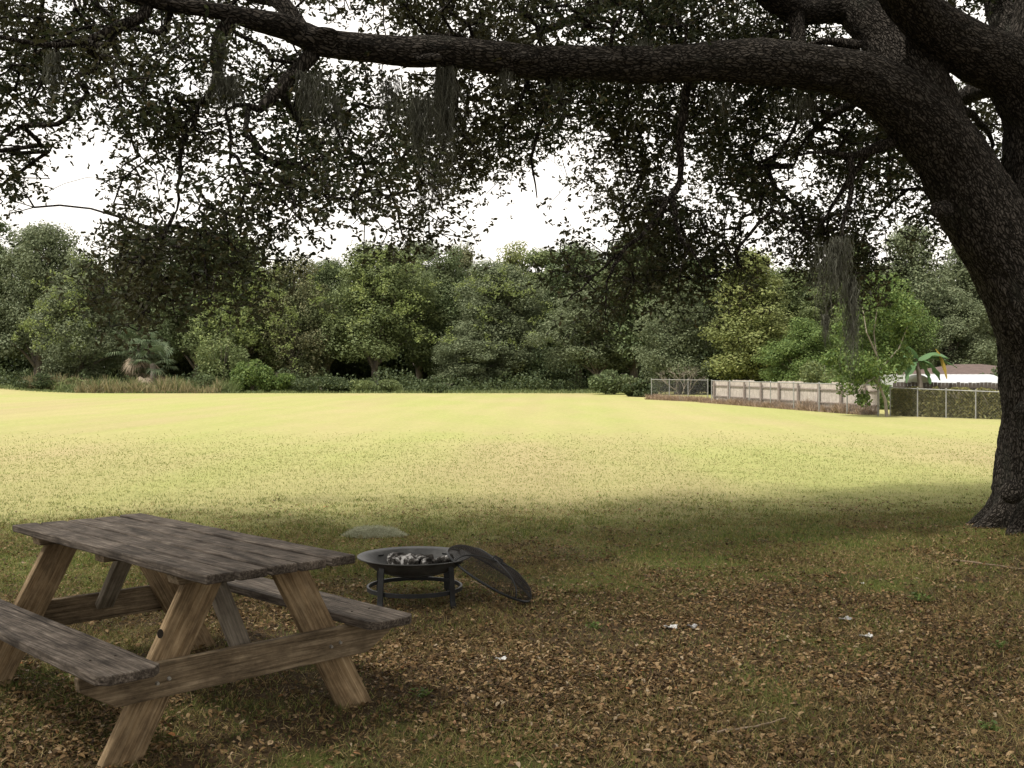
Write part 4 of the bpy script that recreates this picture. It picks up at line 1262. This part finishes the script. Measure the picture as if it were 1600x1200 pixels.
reeds('dry_reeds', 5600, 115, 345, 79.5, 83, 1.15, TM['reed'], 'straw-coloured reeds along the foot of the wood below the palm', 'reeds', .05)
reeds('green_reeds', 5200, 90, 370, 79.8, 83, 1.25, TM['olive'], 'green reeds mixed among the straw-coloured ones below the palm', 'reeds', .05)
reeds('dry_reeds', 1800, 45, 130, 81, 84, 1.3, TM['reed'], 'sparse straw-coloured reeds behind the mound', 'reeds', .05)
reeds('tall_grass', 12000, -100, 1015, 79.3, 84, .32, TM['olive'], 'rough uncut grass edging the wood', 'grass', .05)


# palm
def palm(px, d, hpx, lab, s=1.0):
    x, y, z = gat(px, d); t = empty('palm', (x, y, z), lab, 'palm')
    hh = hpx * d / F; m = MB(); m.tube([(0, 0, -.1), (.1, 0, hh * .45), (0, 0, hh * .62)], [.26, .22, .2], 10); m.build('trunk', M['far_bark'], t)
    for gi, (mt, n, zlo) in enumerate((('palm', 26, -.35), ('deadpalm', 12, -1.3))):
        V = []; Fs = []
        for k in range(n):
            a = random.uniform(0, 6.28); el = random.uniform(zlo, 1.2) if gi == 0 else random.uniform(-1.4, -.7)
            st = np.array([0, 0, hh * .6]); dr = np.array([math.cos(a) * math.cos(el), math.sin(a) * math.cos(el), math.sin(el)])
            L = random.uniform(1.1, 1.7) * s; c = st + dr * L
            i0 = len(V); V += [tuple(st - [0, 0, .02]), tuple(st + [0, 0, .02]), tuple(c)]; Fs.append((i0, i0 + 1, i0 + 2))
            sd = np.cross(dr, [0, 0, 1]); sd /= np.linalg.norm(sd) + 1e-6; up = np.cross(sd, dr)
            for j in range(19):
                b_ = (j - 9) / 9 * 2.0; dv = dr * math.cos(b_) + sd * math.sin(b_); ln = random.uniform(.75, 1.05) * s
                e = c + dv * ln * .6; e2 = c + dv * ln + np.array([0, 0, -.30 * s]); q = np.cross(dv, up) * .045
                i0 = len(V); V += [tuple(c), tuple(e + q), tuple(e2), tuple(e - q)]; Fs.append((i0, i0 + 1, i0 + 2, i0 + 3))
        new_mesh('fronds' if gi == 0 else 'dead_fronds', np.array(V), Fs, TM[mt], t)


random.seed(12)
palm(238, 83.5, 72, 'cabbage palm with drooping dead fronds above the dry reeds', 1.05)
palm(218, 85.5, 112, 'taller palm standing behind the drooping one', 1.1)


# ------------------------------------------------------------------ fences
def lerp(a, b_, t): return tuple(a[i] + (b_[i] - a[i]) * t for i in range(3))


def chain_fence(pa, pb, ha, hb, nposts, lab, corner=False):
    A = G(*pa); B = G(*pb); t = empty('wire_fence', A, lab, 'fence'); L = math.dist(A, B); o3 = np.array(A)
    dv = (np.array(B) - o3) / L
    posts = [k / (nposts - 1) for k in range(nposts)]
    for q in posts:
        p = np.array(lerp(A, B, q)) - o3; h_ = ha + (hb - ha) * q; m = MB(); m.tube([p - [0, 0, .2], p + [0, 0, h_ + .03]], .027, 8)
        m.tube([p + [0, 0, h_ + .03], p + [0, 0, h_ + .07]], [.038, .01], 8); m.build('post', M['galv'], t)
    m = MB(); m.tube([np.array([0, 0, ha]), np.array(B) - o3 + [0, 0, hb]], .022, 8); m.build('top_rail', M['galv'], t)
    V = []; Fs = []; sp = .11; n = int(L / sp)
    for k in range(-12, n + 1):
        for s in (1, -1):
            h_ = ha; s0, s1 = k * sp, k * sp + h_
            z0, z1 = (0, h_) if s > 0 else (h_, 0)
            c0, c1 = max(0, s0), min(L, s1)
            if c1 <= c0: continue
            f0 = (c0 - s0) / (s1 - s0); f1 = (c1 - s0) / (s1 - s0)
            a_ = dv * c0 + [0, 0, z0 + (z1 - z0) * f0]; b_ = dv * c1 + [0, 0, z0 + (z1 - z0) * f1]
            hk = 1 + (hb / ha - 1) * (c0 + c1) / 2 / L; a_[2] *= 1; w = np.array([0, 0, .0018])
            i0 = len(V); V += [a_ - w, a_ + w, b_ + w, b_ - w]; Fs.append((i0, i0 + 1, i0 + 2, i0 + 3))
    o = new_mesh('wire_mesh', np.array(V), Fs, M['galv'], t); md = o.modifiers.new('s', 'SOLIDIFY'); md.thickness = .002
    return A, B


def htop(px, base, top):
    x, y, z = G(px, base); return (base - top) / F * y


chain_fence((1018, 623), (1106, 627), htop(1018, 623, 593), htop(1106, 627, 594), 4, 'bare wire fence in front of the wood with a dead sapling behind it')
chain_fence((1112, 630), (1372, 650.5), htop(1112, 630, 595), htop(1372, 650.5, 602), 8, 'wire fence running close along the front of the wooden fence')
chain_fence((1391, 650), (1573, 656), htop(1391, 650, 606), htop(1573, 656, 613), 5, 'wire fence overgrown with vines near the oak trunk')


def wood_fence():
    A = np.array(G(1114, 628.5)); B = np.array(G(1374, 648.0)); hA = htop(1114, 628.5, 594.5); hB = htop(1374, 648, 601.5)
    t = empty('wooden_fence', A, 'grey weathered wooden plank fence with posts, behind dry weeds', 'fence'); L = np.linalg.norm(B - A); dv = (B - A) / L; nrm = np.array([dv[1], -dv[0], 0.])
    if nrm[1] > 0: nrm = -nrm
    m = MB(); n = int(L / .145)
    for k in range(n):
        s = (k + .5) * L / n; q = s / L; p = dv * s; h_ = hA + (hB - hA) * q + random.uniform(-.015, .02) + (.06 if (k // 17) % 2 else 0)
        m.plank(p + [0, 0, -.02], p + [0, 0, h_], .136, .016, dv)
    m.build('planks', M['fence_wood'], t)
    for z0 in (.30, .78):
        m = MB(); m.plank(nrm * .05 + [0, 0, hA * z0], dv * L + nrm * .05 + [0, 0, hB * z0], .05, .04, (0, 0, 1), seg=1); m.build('rail', M['fence_dark'], t)
    for k in range(9):
        s = (.35 + k * (L - .5) / 8.4); q = s / L; p = dv * s + nrm * .11; h_ = (hA + (hB - hA) * q) * .97
        m = MB(); m.plank(p + [0, 0, -.1], p + [0, 0, h_], .12, .07, dv); m.build('post', M['fence_dark'], t)
    return A, B


FA, FB = wood_fence()


def along(n, A, B, off0, off1, hfn):
    A = np.array(A); B = np.array(B); q = RNG.random(n); dv = (B - A); nr = np.array([dv[1], -dv[0], 0]); nr /= np.linalg.norm(nr)
    if nr[1] > 0: nr = -nr
    p = A + dv * q[:, None] + nr * RNG.uniform(off0, off1, n)[:, None]; return p, q


p, q = along(15000, FA, FB, .1, .9, None)
hh = .10 + .60 * vnoise(q * 40, q * 3, 6) ** 2.2; n = len(p); p[:, 2] = ground_z(p[:, 0], p[:, 1])
v, f = scatter(blade_v, blade_f, p, frames(np.stack([RNG.normal(0, .4, n), RNG.normal(0, .4, n), np.ones(n)], 1), RNG.uniform(0, 6.28, n)),
               np.stack([np.full(n, .022), hh * .5, hh * RNG.uniform(.5, 1.2, n)], 1))
tag(new_mesh('dry_weeds', v, f, TM['redweed']), 'reddish dry weeds along the foot of the wooden fence', 'weeds', kind='stuff')
p, q = along(4200, G(1020, 624), G(1106, 628), -.3, .6, None); n = len(p); p[:, 2] = ground_z(p[:, 0], p[:, 1]); hh = RNG.uniform(.1, .45, n)
v, f = scatter(blade_v, blade_f, p, frames(np.stack([RNG.normal(0, .4, n), RNG.normal(0, .4, n), np.ones(n)], 1), RNG.uniform(0, 6.28, n)), np.stack([np.full(n, .022), hh * .5, hh], 1))
tag(new_mesh('dry_weeds', v, f, TM['redweed']), 'reddish dry weeds along the foot of the bare wire fence', 'weeds', kind='stuff')
VA, VB = np.array(G(1393, 649.5)), np.array(G(1571, 655.5))
p, q = along(19000, VA, VB, -.25, .09, None); p[:, 2] = ground_z(p[:, 0], p[:, 1]) + (1.02 + .16 * vnoise(q * 30, 0 * q, 2)) * RNG.random(len(p)) ** .8
t = empty('fence_vine', VA, 'olive vine covering the wire fence beside the oak trunk', 'vine')
hedge_stops = fm('fence_vine_leaf', (.085, .085, .030), (.155, .150, .050), (.25, .225, .085))
leaf_mass('foliage', p - VA, .10, hedge_stops, None, None, None, t)
m = MB()
for k in range(20):
    a = random.random(); pp = VA + (VB - VA) * a - VA; m.tube([pp + [0, .1, 0], pp + [random.uniform(-.2, .2), .1, .5], pp + [random.uniform(-.4, .4), .1, 1.0]], .012, 5)
m.build('stem', M['pale_bark'], t)


# small tree in front of the fences, bare sapling, banana plant
def small_tree():
    x, y, z = G(1384, 651); t = empty('small_tree', (x, y, z), 'small bright green tree with a leaning pale stem before the wire fence', 'tree')
    s = y / F; q = lambda px, py, dy=0: ((px - 1384) * s, dy, (651 - py) * s)
    m = MB()
    br = [[q(1386, 653), q(1383, 625), q(1374, 602), q(1372, 570), q(1368, 520, .2), q(1375, 470, .2)], [q(1374, 602), q(1352, 580, .2), q(1330, 545, .4), q(1320, 510, .3)],
          [q(1373, 580), q(1400, 545, -.3), q(1415, 510, -.2)], [q(1376, 610), q(1362, 590, -.3), q(1345, 600, -.5), q(1335, 615, -.5)], [q(1372, 560), q(1350, 520, -.3), q(1345, 480, -.2)]]
    for i, b_ in enumerate(br): m.tube([np.array(p_) for p_ in b_], np.linspace(.075 if i == 0 else .04, .012, len(b_)), 8)
    m.build('trunk', M['pale_bark'], t)
    ps = []
    for (px, py, r_, k) in ((1375, 455, 34, 1200), (1350, 490, 36, 1400), (1405, 490, 30, 1000), (1380, 530, 40, 1500), (1330, 530, 30, 1000), (1345, 565, 34, 1100), (1405, 555, 34, 1100),
                            (1375, 580, 28, 700), (1330, 600, 26, 700), (1352, 625, 14, 260), (1415, 520, 20, 400), (1310, 565, 24, 600)):
        c = np.array(q(px, py, random.uniform(-.6, .6))); r0 = r_ * s; sub = rand_dirs(6) * r0 * .6
        w = RNG.integers(0, 6, k); ps.append(c + sub[w] + rand_dirs(k) * (RNG.random((k, 1)) ** .4) * r0 * .55)
    leaf_mass('crown', np.vstack(ps), .125, TM['bright'], None, None, None, t)


small_tree()


def sapling():
    x, y, z = G(1066, 627); t = empty('bare_sapling', (x, y, z), 'leafless pale sapling at the bare wire fence', 'sapling'); s = y / F; m = MB(); V = []

    def grow(p, d_, L, r_, dep):
        e = p + d_ * L; m.tube([p, (p + e) / 2 + np.array([random.gauss(0, .05 * L) for _ in range(3)]), e], [r_, r_ * .8, r_ * .6], 5)
        if dep:
            for _ in range(3):
                nd = d_ + np.array([random.gauss(0, .55), random.gauss(0, .4), random.gauss(.05, .3)]); nd /= np.linalg.norm(nd); grow(e, nd, L * random.uniform(.55, .85), r_ * .62, dep - 1)
    for a in (-.4, .1, .5): grow(np.array([a * .2, 0, -.05]), np.array([a, 0, 1.]) / math.hypot(a, 1), .75, .02, 4)
    m.build('stems', M['pale_bark'], t)


sapling()


def banana():
    x, y, z = gat(1440, 45); t = empty('banana_plant', (x, y, z), 'banana plant with one yellowed leaf over the vine-covered fence', 'banana plant'); s = y / F
    gp = lambda px, py, dy=0: np.array([(px - 1440) * s, dy, H - (py - HOR) * s - z])
    m = MB(); m.tube([np.array([0, 0, -.1]), gp(1438, 600), gp(1432, 560)], [.14, .11, .07], 9); m.build('stem', M['far_bark'], t)
    c = gp(1432, 562)
    for i, (p1, p2, w, mt) in enumerate([((1458, 540), (1484, 560), .36, 'banana'), ((1448, 556), (1464, 594), .30, 'banana'), ((1468, 558), (1473, 592), .13, 'yellowleaf'), ((1410, 542), (1396, 578), .3, 'banana'),
                                        ((1422, 538), (1408, 535), .26, 'banana'), ((1450, 570), (1452, 600), .2, 'banana'), ((1418, 565), (1414, 598), .28, 'banana'), ((1462, 548), (1488, 575), .2, 'banana')]):
        a = gp(*p1, random.uniform(-.5, .3)); b_ = gp(*p2, random.uniform(-.6, .3)); V = []; Fs = []; n = 12
        if mt == 'yellowleaf': c0 = gp(1462, 545)
        else: c0 = c
        for k in range(n + 1):
            f_ = k / n; p_ = c0 * (1 - f_) ** 2 + 2 * a * f_ * (1 - f_) + b_ * f_ ** 2; ww = w * (.12 + math.sin(math.pi * min(1, f_ * .93 + .05)) ** .7) * random.choice((.55, .8, 1, 1.1))
            V += [p_ + np.array([0, ww, -ww * .35]), p_ + [0, 0, 0], p_ + np.array([ww * .35, -ww, -ww * .5])]
        for k in range(n):
            Fs += [(3 * k, 3 * k + 1, 3 * k + 4, 3 * k + 3), (3 * k + 1, 3 * k + 2, 3 * k + 5, 3 * k + 4)]
        o = new_mesh('leaf', np.array(V), Fs, TM[mt], t)
        if mt == 'yellowleaf': o['label'] = 'yellowed hanging banana leaf'


banana()


# ------------------------------------------------------------------ buildings behind the right-hand fence
def box(m, x0, x1, y0, y1, z0, z1):
    V = [(x0, y0, z0), (x1, y0, z0), (x1, y1, z0), (x0, y1, z0), (x0, y0, z1), (x1, y0, z1), (x1, y1, z1), (x0, y1, z1)]
    return m.add(V, [(3, 2, 1, 0), (4, 5, 6, 7), (0, 1, 5, 4), (1, 2, 6, 5), (2, 3, 7, 6), (3, 0, 4, 7)])


def shed():
    d = 49.5; x, y, z = gat(1478, d); s = d / F; t = empty('shed', (x, y, z), 'white shed with a pale arched metal roof beyond the vine-covered fence', 'shed')
    X = lambda px: (px - 1478) * s; Z = lambda py: H - (py - HOR) * s - z
    m = MB(); box(m, X(1442), X(1566), 0, 3, 0, Z(602)); w = m.build('wall', M['white_wall'], t)
    # arched roof, ribbed
    m = MB(); n = 24; V = []; Fs = []
    for j in range(26):
        xx = X(1452) + (X(1564) - X(1452)) * j / 25; rb = .018 if j % 2 else 0
        for k in range(n + 1):
            a = math.pi * k / n; V.append((xx, 1.5 - 1.75 * math.cos(a), Z(602) + .004 + (Z(585) - Z(602)) * math.sin(a) + rb))
    for j in range(25):
        for k in range(n): Fs.append((j * (n + 1) + k, j * (n + 1) + k + 1, (j + 1) * (n + 1) + k + 1, (j + 1) * (n + 1) + k))
    m.add(V, Fs); m.build('roof', M['pale_roof'], t, smooth=False)
    m = MB(); box(m, X(1500), X(1512), -.03, 0.0, .2, Z(606)); m.build('door', M['dark_wall'], t)


def house():
    d = 56.5; x, y, z = gat(1520, d); s = d / F; t = empty('house', (x, y, z), 'low house with a brownish red roof behind the white shed', 'house')
    X = lambda px: (px - 1520) * s; Z = lambda py: H - (py - HOR) * s - z
    m = MB(); box(m, X(1452), X(1650), 0, 8, 0, Z(584)); m.build('wall', M['white_wall'], t)
    m = MB(); x0, x1 = X(1466), X(1662); y0, y1 = -.6, 8.6; ze, zr = Z(585), Z(567)
    V = [(x0, y0, ze), (x1, y0, ze), (x1, y1, ze), (x0, y1, ze), (x0 + 2.6, 4, zr), (x1 - 2.6, 4, zr), (x0, y0, ze - .15), (x1, y0, ze - .15), (x1, y1, ze - .15), (x0, y1, ze - .15)]
    m.add(V, [(0, 1, 5, 4), (1, 2, 5), (2, 3, 4, 5), (3, 0, 4), (0, 6, 7, 1), (1, 7, 8, 2), (2, 8, 9, 3), (3, 9, 6, 0), (6, 9, 8, 7)]); m.build('roof', M['red_roof'], t)
    for px in (1480, 1530, 1590):
        m = MB(); box(m, X(px), X(px) + 1.0, -.04, -.005, .35, 1.15); w = m.build('window', M['white_wall'], t)
        m = MB(); box(m, X(px) + .08, X(px) + .92, -.06, -.042, .43, 1.07); m.build('pane', M['glass'], w)


def back_fence():
    A = np.array(gat(1395, 46)); B = np.array(gat(1600, 43.5)); t = empty('board_fence', A, 'dark board fence between the shed and the vine-covered wire fence', 'fence')
    L = np.linalg.norm(B - A); dv = (B - A) / L; m = MB(); n = int(L / .15)
    for k in range(n): p_ = dv * (k + .5) * L / n; m.plank(p_, p_ + [0, 0, 1.30 + random.uniform(-.02, .02)], .14, .02, dv)
    m.build('boards', M['dark_wall'], t)
    for z0 in (.35, 1.1):
        m = MB(); m.plank(np.array([0, -.04, z0]), dv * L + np.array([0, -.04, z0]), .07, .04, (0, 0, 1)); m.build('rail', M['dark_wall'], t)


shed(); house(); back_fence()


# ------------------------------------------------------------------ light, sky, camera
EL, AZ = 60.0, 236.0     # sun height; direction towards the sun, clockwise from +Y
sd = Vector((math.sin(R(AZ)) * math.cos(R(EL)), math.cos(R(AZ)) * math.cos(R(EL)), math.sin(R(EL))))
ld = bpy.data.lights.new('sun', 'SUN'); ld.energy = 4.2; ld.angle = R(6); ld.color = (1, .955, .87)
lo = bpy.data.objects.new('sun', ld); COL.objects.link(lo); lo.rotation_euler = (-sd).to_track_quat('-Z', 'Y').to_euler(); lo.location = (0, 0, 40)
w = bpy.data.worlds.new('World'); sc.world = w; w.use_nodes = True; nt = w.node_tree; nt.nodes.clear()
sky = nt.nodes.new('ShaderNodeTexSky'); sky.sky_type = 'NISHITA'; sky.sun_disc = False; sky.sun_elevation = R(EL); sky.sun_rotation = R(AZ)
sky.air_density = 1.2; sky.dust_density = 4.0
bg = nt.nodes.new('ShaderNodeBackground'); wo = nt.nodes.new('ShaderNodeOutputWorld')
tcw = nt.nodes.new('ShaderNodeTexCoord')
cloud = ramp(nt, noise_(nt, mapping(nt, tcw.outputs['Generated'], (1, 1, 3)), 2.2, 5, .6), [(.3, (.72, .72, .72)), (.6, (.92, .92, .92))])
c = mix(nt, cloud, sky.outputs[0], (9.7, 9.1, 8.3))
nt.links.new(c, bg.inputs[0]); bg.inputs[1].default_value = .11; nt.links.new(bg.outputs[0], wo.inputs[0])

cd = bpy.data.cameras.new('camera'); cd.sensor_width = 36; cd.lens = 36 * F / 1600; cd.clip_start = .05; cd.clip_end = 2000
co = bpy.data.objects.new('camera', cd); COL.objects.link(co); co.location = (0, 0, H)
co.rotation_euler = (R(90) - math.atan((600 - HOR) / F), 0, 0)
sc.camera = co
sc.view_settings.view_transform = 'Standard'; sc.view_settings.look = 'None'; sc.view_settings.exposure = .72; sc.view_settings.gamma = 1.0
sc.cycles.max_bounces = 8; sc.cycles.diffuse_bounces = 4; sc.cycles.transparent_max_bounces = 8
sc.cycles.use_denoising = True
sc.cycles.sample_clamp_indirect = 6
